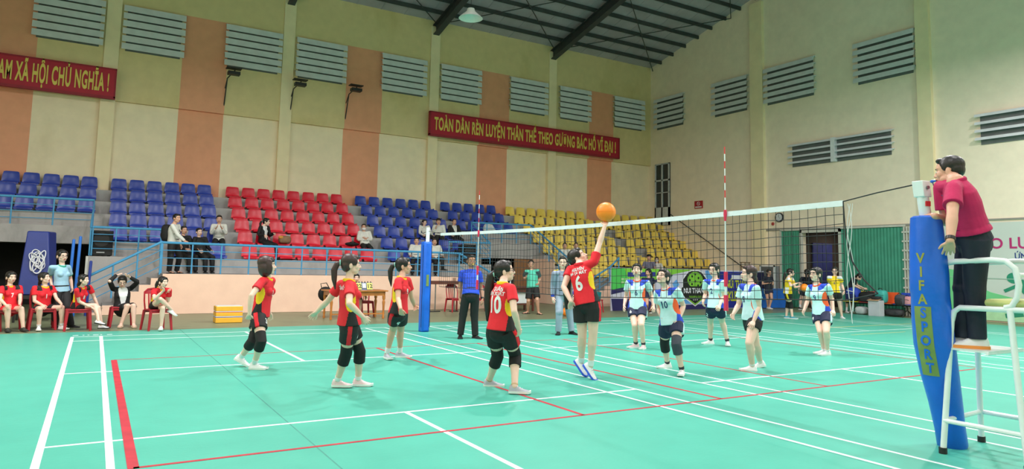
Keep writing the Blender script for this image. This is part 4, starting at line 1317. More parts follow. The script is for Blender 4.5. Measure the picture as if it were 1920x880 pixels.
# joint positions of every figure in metres (hall coordinates) and body height
POSE = {
    'p3': ([[-4.265,4.327,1.419],[-4.24,4.394,1.245],[-4.144,4.553,1.207],[-4.339,4.236,1.211],[-4.206,4.723,0.975],[-4.5,4.089,1.014],[-4.11,4.773,0.748],[-4.508,4.109,0.764],[-4.065,4.864,0.614],[-4.506,4.229,0.647],[-4.28,4.513,0.734],[-4.352,4.349,0.733],[-4.403,4.342,0.385],[-4.336,4.099,0.407],[-4.482,4.649,0.14],[-4.365,4.326,0.081]], 1.681),
    'p4': ([[-3.748,2.217,1.461],[-3.766,2.22,1.28],[-3.805,2.396,1.23],[-3.813,2.047,1.219],[-3.919,2.542,1.02],[-3.873,1.85,1.03],[-3.992,2.723,0.881],[-3.693,1.888,0.876],[-4.051,2.842,0.792],[-3.585,1.932,0.767],[-3.721,2.319,0.783],[-3.758,2.152,0.77],[-3.551,2.367,0.434],[-3.732,2.325,0.418],[-3.512,2.5,0.08],[-3.764,2.509,0.086]], 1.600),
    'p9': ([[-2.25,4.259,1.447],[-2.301,4.21,1.271],[-2.152,4.324,1.231],[-2.42,4.062,1.226],[-2.046,4.408,0.966],[-2.463,3.922,0.968],[-1.917,4.562,0.811],[-2.504,3.709,0.835],[-1.93,4.423,0.715],[-2.449,3.767,0.686],[-2.254,4.296,0.745],[-2.396,4.183,0.747],[-2.142,4.566,0.451],[-2.303,4.481,0.472],[-2.083,4.714,0.08],[-2.34,4.61,0.089]], 1.698),
    'p10': ([[-2.08,1.484,1.419],[-2.158,1.392,1.274],[-2.134,1.577,1.227],[-2.151,1.208,1.224],[-2.177,1.631,0.94],[-2.194,1.067,0.97],[-2.123,1.674,0.697],[-2.081,1.133,0.754],[-2.092,1.688,0.532],[-2.003,1.235,0.645],[-2.213,1.476,0.746],[-2.132,1.314,0.741],[-2.076,1.625,0.39],[-1.923,1.466,0.414],[-2.052,1.863,0.072],[-2.039,1.277,0.089]], 1.686),
    'p6': ([[-0.618,1.966,1.614],[-0.709,1.82,1.516],[-0.719,2.017,1.457],[-0.581,1.669,1.561],[-0.892,1.927,1.218],[-0.432,1.743,1.821],[-0.907,1.735,1.035],[-0.334,1.748,2.068],[-0.841,1.862,0.931],[-0.232,1.853,2.165],[-0.7,1.795,0.996],[-0.621,1.631,1.025],[-0.663,1.803,0.565],[-0.604,1.647,0.586],[-0.544,1.977,0.202],[-0.559,1.751,0.178]], 1.768),
    'b6': ([[2.505,4.306,1.444],[2.518,4.311,1.253],[2.69,4.216,1.218],[2.453,4.496,1.214],[2.841,4.268,0.967],[2.494,4.604,0.94],[2.753,4.114,0.785],[2.349,4.485,0.767],[2.685,4.009,0.67],[2.246,4.397,0.664],[2.571,4.234,0.731],[2.466,4.378,0.728],[2.355,4.012,0.452],[2.305,4.134,0.434],[2.484,4.095,0.079],[2.451,4.268,0.08]], 1.702),
    'b10': ([[0.765,1.767,1.361],[0.818,1.767,1.192],[0.882,1.599,1.175],[0.806,1.936,1.127],[1.046,1.643,0.956],[0.922,2.026,0.892],[0.903,1.587,0.775],[0.812,1.848,0.778],[0.79,1.53,0.679],[0.754,1.727,0.695],[0.918,1.635,0.714],[0.844,1.788,0.694],[0.715,1.454,0.439],[0.992,1.977,0.391],[0.845,1.477,0.083],[1.159,2.09,0.074]], 1.586),
    'b2': ([[4.069,3.827,1.483],[4.09,3.814,1.29],[4.066,3.62,1.253],[4.002,3.984,1.251],[4.149,3.685,0.975],[4.112,4.099,0.998],[3.97,3.599,0.814],[3.936,3.992,0.848],[3.85,3.539,0.709],[3.835,3.89,0.755],[4.116,3.721,0.765],[4.064,3.894,0.761],[4.364,3.9,0.48],[4.251,4.1,0.45],[4.467,3.858,0.086],[4.374,4.211,0.079]], 1.708),
    'b8': ([[2.217,1.443,1.439],[2.205,1.386,1.266],[2.119,1.222,1.228],[2.212,1.57,1.232],[2.198,1.246,0.954],[2.215,1.641,0.955],[2.071,1.239,0.744],[2.017,1.571,0.828],[1.95,1.193,0.644],[1.911,1.522,0.714],[2.191,1.303,0.763],[2.255,1.464,0.763],[1.984,1.251,0.426],[2.347,1.433,0.374],[2.141,1.334,0.079],[2.581,1.547,0.084]], 1.638),
    'b9': ([[5.057,2.294,1.44],[5.075,2.28,1.249],[5.125,2.096,1.231],[5.116,2.463,1.197],[5.304,2.149,1.003],[5.206,2.58,0.942],[5.193,2.046,0.801],[5.038,2.541,0.757],[5.082,1.966,0.703],[4.899,2.488,0.677],[5.126,2.143,0.739],[5.13,2.321,0.724],[4.896,1.992,0.43],[4.923,2.131,0.424],[5.056,2.095,0.078],[5.125,2.201,0.082]], 1.688),
    'linesman': ([[0.317,6.907,1.566],[0.322,6.915,1.373],[0.515,6.916,1.313],[0.177,7.049,1.321],[0.548,6.901,1.017],[0.154,7.064,1.026],[0.529,6.784,0.792],[0.114,6.989,0.786],[0.492,6.696,0.653],[0.082,6.883,0.657],[0.334,6.739,0.886],[0.168,6.807,0.888],[0.359,6.804,0.478],[0.159,6.907,0.485],[0.389,6.792,0.075],[0.119,6.932,0.08]], 1.696),
    'guard': ([[2.56,6.819,1.579],[2.57,6.831,1.387],[2.686,6.667,1.356],[2.378,6.875,1.343],[2.793,6.69,1.078],[2.4,6.965,1.059],[2.707,6.551,0.881],[2.385,6.936,0.804],[2.634,6.468,0.751],[2.335,6.832,0.678],[2.701,6.826,0.882],[2.551,6.931,0.876],[2.796,6.872,0.479],[2.473,6.798,0.489],[2.813,6.797,0.077],[2.48,6.836,0.081]], 1.710),
    'green': ([[5.378,12.49,1.539],[5.398,12.483,1.344],[5.532,12.331,1.334],[5.199,12.494,1.311],[5.683,12.457,1.106],[5.27,12.718,1.121],[5.547,12.322,0.932],[5.168,12.481,1.096],[5.405,12.249,0.868],[5.149,12.332,1.181],[5.49,12.382,0.83],[5.33,12.474,0.821],[5.435,12.195,0.455],[5.25,12.411,0.413],[5.547,12.295,0.074],[5.368,12.61,0.074]], 1.726),
    's7': ([[-7.749,11.322,1.045],[-7.761,11.328,0.871],[-7.595,11.374,0.846],[-7.872,11.192,0.84],[-7.562,11.243,0.615],[-7.869,11.028,0.629],[-7.549,11.033,0.524],[-7.754,10.858,0.527],[-7.492,10.906,0.46],[-7.673,10.746,0.462],[-7.663,11.34,0.406],[-7.8,11.261,0.405],[-7.513,10.999,0.443],[-7.718,10.897,0.442],[-7.456,10.974,0.081],[-7.703,10.944,0.081]], 1.530),
    's1': ([[-7.192,11.342,1.034],[-7.172,11.351,0.861],[-7.055,11.487,0.842],[-7.346,11.323,0.84],[-6.964,11.351,0.627],[-7.325,11.27,0.575],[-6.86,11.174,0.519],[-7.178,11.104,0.505],[-6.83,11.069,0.409],[-7.131,10.978,0.429],[-7.114,11.414,0.396],[-7.26,11.342,0.397],[-6.846,11.152,0.448],[-7.209,10.968,0.434],[-6.828,11.179,0.082],[-7.207,11.074,0.083]], 1.547),
    'coach': ([[-6.936,11.689,1.49],[-6.926,11.698,1.292],[-6.814,11.864,1.263],[-7.102,11.618,1.254],[-6.759,12.012,1.002],[-7.118,11.842,1.049],[-6.716,11.847,0.804],[-7.079,11.632,0.899],[-6.702,11.711,0.697],[-7.063,11.601,0.728],[-6.832,11.75,0.759],[-6.982,11.647,0.755],[-6.768,11.484,0.43],[-6.951,11.431,0.392],[-6.68,11.673,0.073],[-6.968,11.701,0.075]], 1.746),
    's8': ([[-6.502,10.817,1.018],[-6.53,10.887,0.873],[-6.392,10.979,0.87],[-6.612,10.753,0.814],[-6.3,11.091,0.66],[-6.554,10.845,0.584],[-6.211,11.066,0.459],[-6.366,10.792,0.484],[-6.17,10.928,0.439],[-6.259,10.696,0.456],[-6.52,11.094,0.478],[-6.618,10.982,0.461],[-6.211,10.918,0.451],[-6.265,10.937,0.496],[-6.132,10.907,0.092],[-6.191,10.77,0.203]], 1.460),
    'suit': ([[-5.798,11.501,0.962],[-5.777,11.614,0.825],[-5.619,11.718,0.81],[-5.955,11.665,0.802],[-5.497,11.516,0.962],[-6.033,11.462,0.978],[-5.67,11.389,1.072],[-5.913,11.624,1.109],[-5.793,11.301,1.124],[-5.8,11.737,1.114],[-5.679,11.634,0.348],[-5.848,11.62,0.343],[-5.557,11.277,0.46],[-5.67,11.288,0.458],[-5.535,11.23,0.078],[-5.765,11.298,0.083]], 1.606),
    'cross': ([[-5.096,10.287,0.995],[-5.129,10.395,0.872],[-4.957,10.387,0.829],[-5.26,10.296,0.813],[-4.962,10.509,0.6],[-5.248,10.08,0.668],[-5.008,10.408,0.794],[-5.107,10.009,0.827],[-4.958,10.295,0.877],[-5.091,9.906,0.933],[-5.085,10.624,0.483],[-5.232,10.578,0.482],[-5.071,10.263,0.459],[-5.13,10.272,0.651],[-5.075,10.304,0.095],[-4.895,10.413,0.427]], 1.490),
    'yball': ([[12.385,8.312,1.443],[12.354,8.377,1.279],[12.538,8.385,1.254],[12.212,8.26,1.249],[12.576,8.311,0.986],[12.092,8.11,1.044],[12.683,8.1,1.035],[12.302,8.024,1.122],[12.755,7.957,1.035],[12.338,7.872,1.158],[12.425,8.445,0.8],[12.272,8.37,0.796],[12.573,8.572,0.459],[12.476,8.398,0.461],[12.529,8.61,0.079],[12.5,8.371,0.079]], 1.607),
    'dark1': ([[17.853,11.672,1.445],[17.85,11.678,1.252],[17.682,11.777,1.231],[17.897,11.49,1.218],[17.617,11.847,0.954],[17.942,11.408,0.941],[17.672,11.917,0.72],[18.028,11.438,0.707],[17.702,11.94,0.558],[18.06,11.459,0.545],[17.769,11.753,0.748],[17.874,11.611,0.741],[17.761,11.905,0.368],[18.152,11.705,0.456],[17.532,11.769,0.074],[18.101,11.612,0.074]], 1.671),
    'yellow': ([[14.159,7.987,1.53],[14.167,7.994,1.343],[14.178,7.801,1.317],[14.024,8.122,1.32],[14.344,7.866,1.09],[14.158,8.195,1.075],[14.259,7.746,0.89],[14.091,8.181,0.836],[14.229,7.731,0.728],[14.061,8.167,0.674],[14.189,7.913,0.844],[14.108,8.069,0.845],[14.321,7.957,0.463],[13.976,7.999,0.467],[14.422,7.953,0.081],[13.917,7.985,0.076]], 1.655),
    'bend': ([[17.852,9.483,1.326],[17.867,9.653,1.27],[18.013,9.764,1.293],[17.682,9.652,1.263],[18.038,9.684,1.025],[17.803,9.651,1.011],[18.104,9.475,0.924],[17.897,9.458,0.9],[18.151,9.325,0.893],[17.879,9.3,0.884],[17.91,9.904,0.855],[17.744,9.863,0.847],[17.954,9.894,0.463],[17.675,9.849,0.46],[17.967,9.917,0.08],[17.63,9.866,0.08]], 1.605),
    'fargirl': ([[16.301,12.229,1.421],[16.301,12.244,1.246],[16.481,12.253,1.223],[16.165,12.362,1.23],[16.541,12.231,0.958],[16.12,12.411,0.966],[16.316,12.176,0.991],[16.174,12.187,0.999],[16.169,12.225,0.991],[16.286,12.079,1.0],[16.376,12.245,0.778],[16.228,12.314,0.781],[16.282,12.111,0.435],[16.26,12.288,0.402],[16.266,12.205,0.078],[16.404,12.388,0.077]], 1.555),
    'behind6': ([[9.59,11.76,1.345],[9.595,11.752,1.157],[9.785,11.737,1.131],[9.469,11.892,1.127],[9.893,11.828,0.884],[9.382,11.972,0.867],[9.828,11.737,0.666],[9.313,11.904,0.642],[9.813,11.709,0.506],[9.294,11.87,0.483],[9.677,11.707,0.664],[9.522,11.783,0.662],[9.589,11.478,0.35],[9.43,11.645,0.299],[9.655,11.742,0.074],[9.642,11.881,0.074]], 1.633),
    'blk1': ([[-4.107,17.085,2.344],[-4.12,17.098,2.157],[-3.938,17.164,2.143],[-4.203,16.925,2.136],[-3.838,17.143,1.873],[-4.214,16.83,1.863],[-3.738,16.935,1.783],[-4.053,16.664,1.774],[-3.647,16.802,1.746],[-3.961,16.532,1.738],[-4.01,17.122,1.666],[-4.152,17.018,1.664],[-3.766,16.825,1.543],[-3.959,16.685,1.543],[-3.752,16.804,1.15],[-3.945,16.664,1.15]], 1.651),
    'blk2': ([[-3.67,17.2,2.31],[-3.67,17.209,2.124],[-3.482,17.23,2.125],[-3.799,17.071,2.115],[-3.392,17.256,1.856],[-3.828,17.027,1.836],[-3.304,17.056,1.747],[-3.677,16.866,1.732],[-3.224,16.92,1.707],[-3.597,16.73,1.693],[-3.513,17.113,1.664],[-3.665,17.029,1.662],[-3.304,16.798,1.537],[-3.512,16.682,1.537],[-3.293,16.777,1.15],[-3.5,16.661,1.15]], 1.627),
    'eat': ([[-3.045,17.767,2.768],[-3.033,17.804,2.589],[-2.866,17.71,2.567],[-3.219,17.762,2.556],[-2.849,17.586,2.309],[-3.27,17.648,2.297],[-2.988,17.452,2.461],[-3.174,17.48,2.45],[-3.094,17.408,2.579],[-3.086,17.408,2.567],[-2.924,17.835,2.105],[-3.096,17.865,2.103],[-2.947,17.454,1.98],[-3.182,17.492,1.98],[-2.951,17.43,1.59],[-3.185,17.467,1.59]], 1.640),
    'bagwoman': ([[-1.581,17.842,2.752],[-1.682,17.871,2.596],[-1.5,17.927,2.584],[-1.79,17.714,2.572],[-1.423,17.975,2.31],[-1.865,17.613,2.312],[-1.338,17.753,2.378],[-1.685,17.443,2.305],[-1.292,17.62,2.293],[-1.673,17.303,2.219],[-1.583,17.909,2.105],[-1.714,17.792,2.102],[-1.296,17.652,1.983],[-1.473,17.49,1.983],[-1.279,17.634,1.59],[-1.455,17.471,1.59]], 1.651),
    'masked': ([[1.803,18.026,2.736],[1.82,18.042,2.552],[1.99,17.953,2.565],[1.636,17.987,2.555],[2.054,17.866,2.3],[1.566,17.909,2.288],[1.825,17.778,2.317],[1.782,17.792,2.305],[1.665,17.79,2.353],[1.942,17.78,2.34],[1.902,17.845,2.104],[1.728,17.855,2.103],[1.906,17.463,1.98],[1.669,17.477,1.98],[1.904,17.439,1.59],[1.667,17.452,1.59]], 1.640),
    'post1': ([[3.5,17.204,2.296],[3.52,17.233,2.117],[3.654,17.095,2.126],[3.328,17.236,2.122],[3.682,16.993,1.86],[3.234,17.186,1.856],[3.56,16.799,1.773],[3.177,16.964,1.769],[3.497,16.652,1.738],[3.114,16.818,1.733],[3.536,17.036,1.664],[3.376,17.104,1.663],[3.415,16.676,1.539],[3.197,16.768,1.539],[3.405,16.653,1.15],[3.187,16.745,1.15]], 1.635),
    'post2': ([[4.182,17.156,2.286],[4.209,17.224,2.12],[4.377,17.133,2.125],[4.028,17.164,2.125],[4.436,17.045,1.862],[3.955,17.087,1.861],[4.382,16.824,1.775],[3.971,16.861,1.775],[4.369,16.666,1.74],[3.957,16.703,1.74],[4.282,17.063,1.664],[4.11,17.078,1.664],[4.288,16.665,1.653],[4.047,16.706,1.536],[4.205,16.448,1.344],[4.045,16.682,1.15]], 1.623),
    'wwhite': ([[4.545,18.923,3.08],[4.532,18.954,2.9],[4.708,18.892,2.934],[4.356,18.889,2.926],[4.782,18.82,2.67],[4.299,18.802,2.662],[4.771,18.594,2.582],[4.358,18.582,2.576],[4.788,18.437,2.547],[4.374,18.425,2.54],[4.627,18.635,2.543],[4.455,18.625,2.544],[4.698,18.266,2.415],[4.464,18.25,2.415],[4.7,18.242,2.03],[4.466,18.226,2.03]], 1.619),
    'capman': ([[5.117,18.867,3.145],[5.14,18.878,2.96],[5.287,18.755,2.975],[4.95,18.884,2.97],[5.328,18.707,2.694],[4.863,18.852,2.697],[5.201,18.524,2.587],[4.912,18.681,2.869],[5.141,18.376,2.547],[4.976,18.619,3.008],[5.135,18.601,2.544],[4.97,18.66,2.543],[5.034,18.23,2.422],[4.809,18.311,2.422],[5.025,18.206,2.03],[4.8,18.287,2.03]], 1.647),
    'suitman': ([[5.781,18.819,3.164],[5.763,18.848,2.981],[5.932,18.761,2.997],[5.578,18.801,2.983],[5.997,18.684,2.728],[5.509,18.727,2.715],[5.956,18.459,2.639],[5.539,18.5,2.625],[5.952,18.3,2.602],[5.535,18.34,2.589],[5.842,18.628,2.544],[5.668,18.633,2.543],[5.864,18.247,2.42],[5.626,18.253,2.42],[5.863,18.222,2.03],[5.626,18.228,2.03]], 1.638),
    'y1': ([[9.948,17.091,2.331],[9.967,17.126,2.15],[10.068,16.96,2.141],[9.777,17.168,2.142],[10.074,16.852,1.872],[9.673,17.139,1.873],[9.912,16.686,1.784],[9.569,16.931,1.784],[9.818,16.555,1.748],[9.475,16.8,1.749],[9.998,17.019,1.663],[9.855,17.121,1.663],[9.8,16.686,1.544],[9.604,16.826,1.544],[9.785,16.665,1.15],[9.59,16.805,1.15]], 1.655),
    'y2': ([[10.546,17.131,2.355],[10.567,17.131,2.164],[10.67,16.962,2.154],[10.375,17.177,2.151],[10.716,16.899,1.869],[10.294,17.212,1.869],[10.547,16.748,1.755],[10.185,17.015,1.754],[10.448,16.618,1.713],[10.085,16.885,1.712],[10.6,17.017,1.665],[10.455,17.124,1.664],[10.392,16.678,1.552],[10.195,16.823,1.552],[10.376,16.656,1.15],[10.179,16.801,1.15]], 1.690),
    'graycap': ([[13.794,16.321,1.939],[13.804,16.32,1.742],[13.875,16.13,1.724],[13.625,16.416,1.722],[13.903,16.039,1.436],[13.552,16.451,1.429],[13.702,15.92,1.322],[13.399,16.273,1.317],[13.571,15.814,1.281],[13.267,16.168,1.275],[13.831,16.218,1.224],[13.717,16.363,1.224],[13.526,15.939,1.123],[13.37,16.139,1.123],[13.504,15.922,0.71],[13.348,16.122,0.71]], 1.738),
    'maskw': ([[14.229,16.328,1.86],[14.253,16.327,1.685],[14.327,16.16,1.673],[14.081,16.387,1.669],[14.339,16.074,1.415],[13.992,16.394,1.411],[14.168,15.942,1.324],[13.87,16.217,1.321],[14.065,15.831,1.289],[13.766,16.107,1.286],[14.287,16.234,1.223],[14.166,16.347,1.222],[14.068,15.956,1.081],[13.903,16.109,1.081],[14.053,15.94,0.71],[13.888,16.093,0.71]], 1.558),
    'backpack': ([[-4.438,15.752,2.618],[-4.504,15.771,2.437],[-4.373,15.914,2.423],[-4.55,15.584,2.403],[-4.346,15.981,2.133],[-4.411,15.502,2.151],[-4.279,15.955,1.887],[-4.225,15.447,1.982],[-4.251,15.935,1.719],[-4.16,15.316,1.895],[-4.432,15.865,1.926],[-4.531,15.713,1.919],[-4.288,15.906,1.536],[-4.544,15.561,1.53],[-4.332,16.038,1.154],[-4.549,15.719,1.156]], 1.709),
    'ref': ([[0.064,-2.552,2.399],[-0.05,-2.659,2.289],[-0.225,-2.724,2.207],[0.054,-2.485,2.268],[-0.408,-2.796,1.982],[0.09,-2.502,1.956],[-0.531,-2.833,1.76],[-0.163,-2.531,1.991],[-0.44,-2.765,1.633],[-0.049,-2.412,2.035],[0.029,-2.763,1.792],[0.17,-2.651,1.81],[0.088,-2.705,1.382],[0.134,-2.599,1.375],[0.084,-2.714,0.967],[0.106,-2.59,0.964]], 1.712),
    'scorer': ([[-0.178,12.693,1.058],[-0.132,12.802,0.935],[0.032,12.743,0.891],[-0.295,12.741,0.885],[0.082,12.657,0.643],[-0.368,12.674,0.637],[0.019,12.452,0.561],[-0.367,12.459,0.555],[-0.003,12.305,0.528],[-0.389,12.311,0.522],[-0.043,12.98,0.518],[-0.206,12.99,0.52],[-0.067,12.613,0.444],[-0.291,12.633,0.444],[-0.071,12.588,0.08],[-0.294,12.607,0.08]], 1.531),
    's0': ([[-8.188,11.398,1.027],[-8.183,11.397,0.855],[-8.087,11.536,0.812],[-8.318,11.301,0.822],[-7.972,11.409,0.61],[-8.356,11.209,0.576],[-7.88,11.218,0.528],[-8.267,11.016,0.495],[-7.826,11.098,0.453],[-8.227,10.874,0.462],[-8.035,11.344,0.414],[-8.159,11.249,0.413],[-7.901,10.998,0.422],[-8.055,10.893,0.435],[-7.881,10.892,0.076],[-8.037,10.975,0.083]], 1.516),
}
# ================================================================ people
JN = 'Hd Nk SL SR EL ER WL WR FL FR PL PR KL KR AL AR'.split()
PEND = []            # solids waiting for the voxel union


def solid(mb, name, mats, parent, voxel, smooth, rule=None, extra=None):
    me = bpy.data.meshes.new(name)
    me.from_pydata(mb.v, [], mb.f)
    o = bpy.data.objects.new(name, me)
    COL.objects.link(o)
    o.parent = parent
    o.location = -parent_origin(parent)
    m = o.modifiers.new('union', 'REMESH')
    m.mode = 'VOXEL'; m.voxel_size = voxel; m.use_smooth_shade = True
    if smooth:
        sm = o.modifiers.new('relax', 'SMOOTH')
        sm.factor = .5; sm.iterations = smooth
    PEND.append((o, mats if isinstance(mats, (list, tuple)) else [mats], rule, extra))
    return o


def finish_solids():
    dg = bpy.context.evaluated_depsgraph_get()
    for o, mats, rule, extra in PEND:
        me = bpy.data.meshes.new_from_object(o.evaluated_get(dg))
        nm = o.data.name
        o.modifiers.clear()
        if extra is not None:
            bm = bmesh.new(); bm.from_mesh(me)
            tmp = bpy.data.meshes.new('tmp'); tmp.from_pydata(extra.v, [], extra.f)
            bm.from_mesh(tmp)
            bmesh.ops.recalc_face_normals(bm, faces=bm.faces)
            bm.to_mesh(me); bm.free()
            bpy.data.meshes.remove(tmp)
        old = o.data
        o.data = me
        bpy.data.meshes.remove(old)
        me.name = o.name
        me.materials.clear()
        for m in mats:
            me.materials.append(m)
        me.shade_smooth()
        if rule is not None and len(mats) > 1:
            n = len(me.polygons)
            c = np.empty(n * 3); me.polygons.foreach_get('center', c); c = c.reshape(-1, 3)
            nr = np.empty(n * 3); me.polygons.foreach_get('normal', nr); nr = nr.reshape(-1, 3)
            idx = rule(c, nr).astype(np.int32)
            me.polygons.foreach_set('material_index', idx)
        me.update()


SKIN = {}
SKIN['light'] = M('skin_light', (234, 194, 176), .5, .04, 12)
SKIN['mid'] = M('skin_mid', (214, 164, 140), .5, .04, 12)
SKIN['tan'] = M('skin_tan', (180, 130, 104), .5, .05, 12)
hair_black = M('hair_black', (24, 20, 20), .4, .25, 30, bump=.15, bscale=90)
hair_brown = M('hair_brown', (58, 36, 36), .4, .25, 30, bump=.15, bscale=90)
eye_w = M('eye_white', (226, 222, 218), .3)
eye_d = M('eye_dark', (24, 18, 16), .2)
lip_m = M('lip_rose', (176, 92, 88), .5)
CL = lambda n, c, v=.05: M('cloth_' + n, c, .75, v, 7, bump=.25, bscale=16)
c_red = CL('red', (224, 26, 42)); c_black = CL('black', (24, 23, 26)); c_yellow = CL('yellow', (246, 200, 30)); c_cyan = CL('cyan', (196, 230, 236), .08)
c_blue = CL('royal', (34, 70, 200)); c_orange = CL('orange', (240, 92, 44)); c_navy = CL('navy', (26, 32, 66)); c_white = CL('white', (226, 226, 228)); c_polo = CL('polo', (30, 74, 206))
c_magenta = CL('magenta', (186, 16, 84)); c_grey = CL('uniform', (142, 152, 176)); c_greyt = CL('trouser_grey', (150, 164, 184)); c_mint = CL('mint', (86, 196, 172)); c_slate = CL('slate', (74, 96, 102))
c_light = CL('sky_blue', (158, 200, 224)); c_green = CL('collar_green', (56, 160, 134)); c_dark = CL('dark_navy', (24, 30, 48)); c_ivory = CL('ivory', (222, 220, 214)); c_check = CL('grey_check', (120, 120, 144), .2)
c_gold = CL('jersey_yellow', (244, 206, 26)); c_purple = CL('purple', (140, 70, 150)); c_skirt = CL('skirt_black', (20, 20, 22))
s_white = M('shoe_white', (232, 230, 234), .5, .04, 10); s_pink = M('shoe_pink', (222, 196, 200), .5, .04, 10); s_grey = M('shoe_grey', (170, 172, 184), .5, .06, 10); s_black = M('shoe_black', (26, 26, 28), .4, .1, 10)
s_teal = M('shoe_teal', (30, 140, 160), .5); s_olive = M('shoe_olive', (46, 52, 46), .6); s_beige = M('sandal_beige', (206, 184, 160), .6); sole_w = M('sole_white', (236, 236, 236), .5); sole_o = M('sole_orange', (236, 150, 70), .5); sole_b = M('sole_blue', (50, 90, 210), .5)
sole_d = M('sole_dark', (40, 40, 42), .6)
pad_k = M('knee_pad_black', (20, 20, 22), .8, .1, 20); pad_g = M('knee_pad_grey', (58, 64, 76), .8, .1, 20)


class Fig:
    pass


def person(key, label, top, bottom, hair='pony', skin='light', sex='f', fat=1.0, head=None, hpitch=0, toes=(0, 0), tpitch=(0, 0), shoe=(None, None), sock=None, pads=(), padmat=None,
           collar=None, voxel=.009, group=None, hairmat=None, mask=False, glasses=False, number=None, back=None, shorts_num=None, black_shoulder=False, thumb=(None, None), kind_bottom=None,
           whistle=False, watch=False, sandal=False, sleeve=.56, hem=-.02, cap=False, curl=(.5, .5), foot=1.0):
    J = {n: Vector(p) for n, p in zip(JN, POSE[key][0])}
    H = POSE[key][1]
    k = H / 1.6
    ms = 1.1 if sex == 'm' else 1.0
    zb = min(J['AL'].z, J['AR'].z) - .075
    base = (J['AL'] + J['AR']) / 2
    t = thing('person', label, 'person', (base.x, base.y, zb), group)
    F = Fig(); F.J = J; F.k = k; F.root = t
    pm = (J['PL'] + J['PR']) / 2
    U = (J['Nk'] - pm); Lt = U.length; U.normalize()
    r = (J['SR'] - J['SL']).normalized() + (J['PR'] - J['PL']).normalized()
    r = (r - U * r.dot(U)).normalized()
    f = U.cross(r)
    F.pm, F.U, F.r, F.f, F.Lt = pm, U, r, f, Lt
    rh = (J['PR'] - J['PL']).normalized()
    rs = (J['SR'] - J['SL']).normalized()
    # --- head frame
    hdir = face_dir(J['Hd'], head) if head is not None else Vector((f.x, f.y, 0)).normalized()
    hf = (hdir * math.cos(R_(hpitch)) + Vector((0, 0, 1)) * math.sin(R_(hpitch))).normalized()
    hr = hdir.cross(Vector((0, 0, 1))).normalized()
    hu = hr.cross(hf)
    hs = k * 1.07
    c = J['Hd']
    fr = (hr, hf, hu)
    HP = lambda x, y, z: c + (hr * x + hf * y + hu * z) * hs
    sc = lambda *v: tuple(x * hs for x in v)
    sk = SKIN[skin]
    clothed_leg = bottom[0] in ('trousers',)
    # --- body
    b = MB()
    q = k * fat * ms
    tor = [(.03, .085, .068), (.08, .10, .078), (.18, .112, .084), (.38, .108, .082), (.62, .132, .098), (.82, .135, .09), (.93, .10, .07), (1.0, .055, .055)]
    if sex == 'm':
        tor = [(.03, .085, .068), (.08, .10, .078), (.18, .112, .086), (.38, .128, .096), (.62, .142, .104), (.82, .145, .094), (.93, .11, .07), (1.0, .058, .058)]
    axis = lambda u: pm + U * (Lt * u)
    b.tube([axis(u) for u, _, _ in tor], [(a * q, d * q) for _, a, d in tor], 20, 'round', ref=r)
    for s_ in 'LR':
        S_, E_, W_, F_ = J['S' + s_], J['E' + s_], J['W' + s_], J['F' + s_]
        b.tube([axis(.94), S_.lerp(axis(.9), .25), S_], [.046 * q, .046 * q, .043 * q], 12, 'round')
        am = k * (1 + (fat - 1) * .8) * (1.12 if sex == 'm' else 1)
        b.tube([S_, S_.lerp(E_, .35), S_.lerp(E_, .75), E_], [.043 * am, .043 * am, .037 * am, .034 * am], 12, 'round')
        b.tube([E_, E_.lerp(W_, .25), E_.lerp(W_, .65), W_], [.034 * am, .037 * am, .030 * am, .024 * am], 12, 'round')
    b.tube([axis(.96), J['Nk'].lerp(c, .25), HP(0, -.012, -.04)], [.056 * k * ms, .047 * k * ms, .047 * k * ms], 14, 'round')
    # head
    b.ell(HP(0, -.010, .030), sc(.074, .094, .084), fr, 18, 12)
    b.ell(HP(0, .020, -.036), sc(.060, .064, .070), fr, 16, 10)
    b.ell(HP(0, .046, -.080), sc(.030, .030, .026), fr, 12, 8)
    for sx_ in (-1, 1):
        b.ell(HP(sx_ * .034, .050, -.020), sc(.031, .029, .032), fr, 12, 8)
        b.ell(HP(sx_ * .077, -.012, -.012), sc(.010, .020, .032), fr, 10, 8)
        b.ell(HP(sx_ * (.034 if sex == 'f' else .042), .022, -.058), sc(.027, .036, .030), fr, 12, 8)
    b.tube([HP(0, .076, .012), HP(0, .087, -.010), HP(0, .0955, -.027)], [.0085 * hs, .0105 * hs, .0135 * hs], 10, 'round')
    for sx_ in (-1, 1):
        b.ell(HP(sx_ * .012, .086, -.03), sc(.010, .010, .008), fr, 8, 6)
    b.ell(HP(0, .056, .030), sc(.054, .028, .026), fr, 12, 8)
    b.ell(HP(0, .076, -.056), sc(.024, .016, .014), fr, 12, 8)
    # legs
    lm = k * fat * (.72 if clothed_leg else 1.0)
    for s_ in 'LR':
        P_, K_, A_ = J['P' + s_], J['K' + s_], J['A' + s_]
        b.tube([P_.lerp(K_, .12).lerp(pm, .12), P_.lerp(K_, .3), P_.lerp(K_, .65), K_], [.072 * lm, .083 * lm, .066 * lm, .053 * lm], 14, 'round')
        cd = (K_ - A_).normalized()
        kb = -f + cd * f.dot(cd)
        b.tube([K_, K_.lerp(A_, .28) + kb * .008 * k, K_.lerp(A_, .62), A_], [.051 * lm, .056 * lm, .041 * lm, .034 * lm], 14, 'round')
    # hands
    ex = MB()
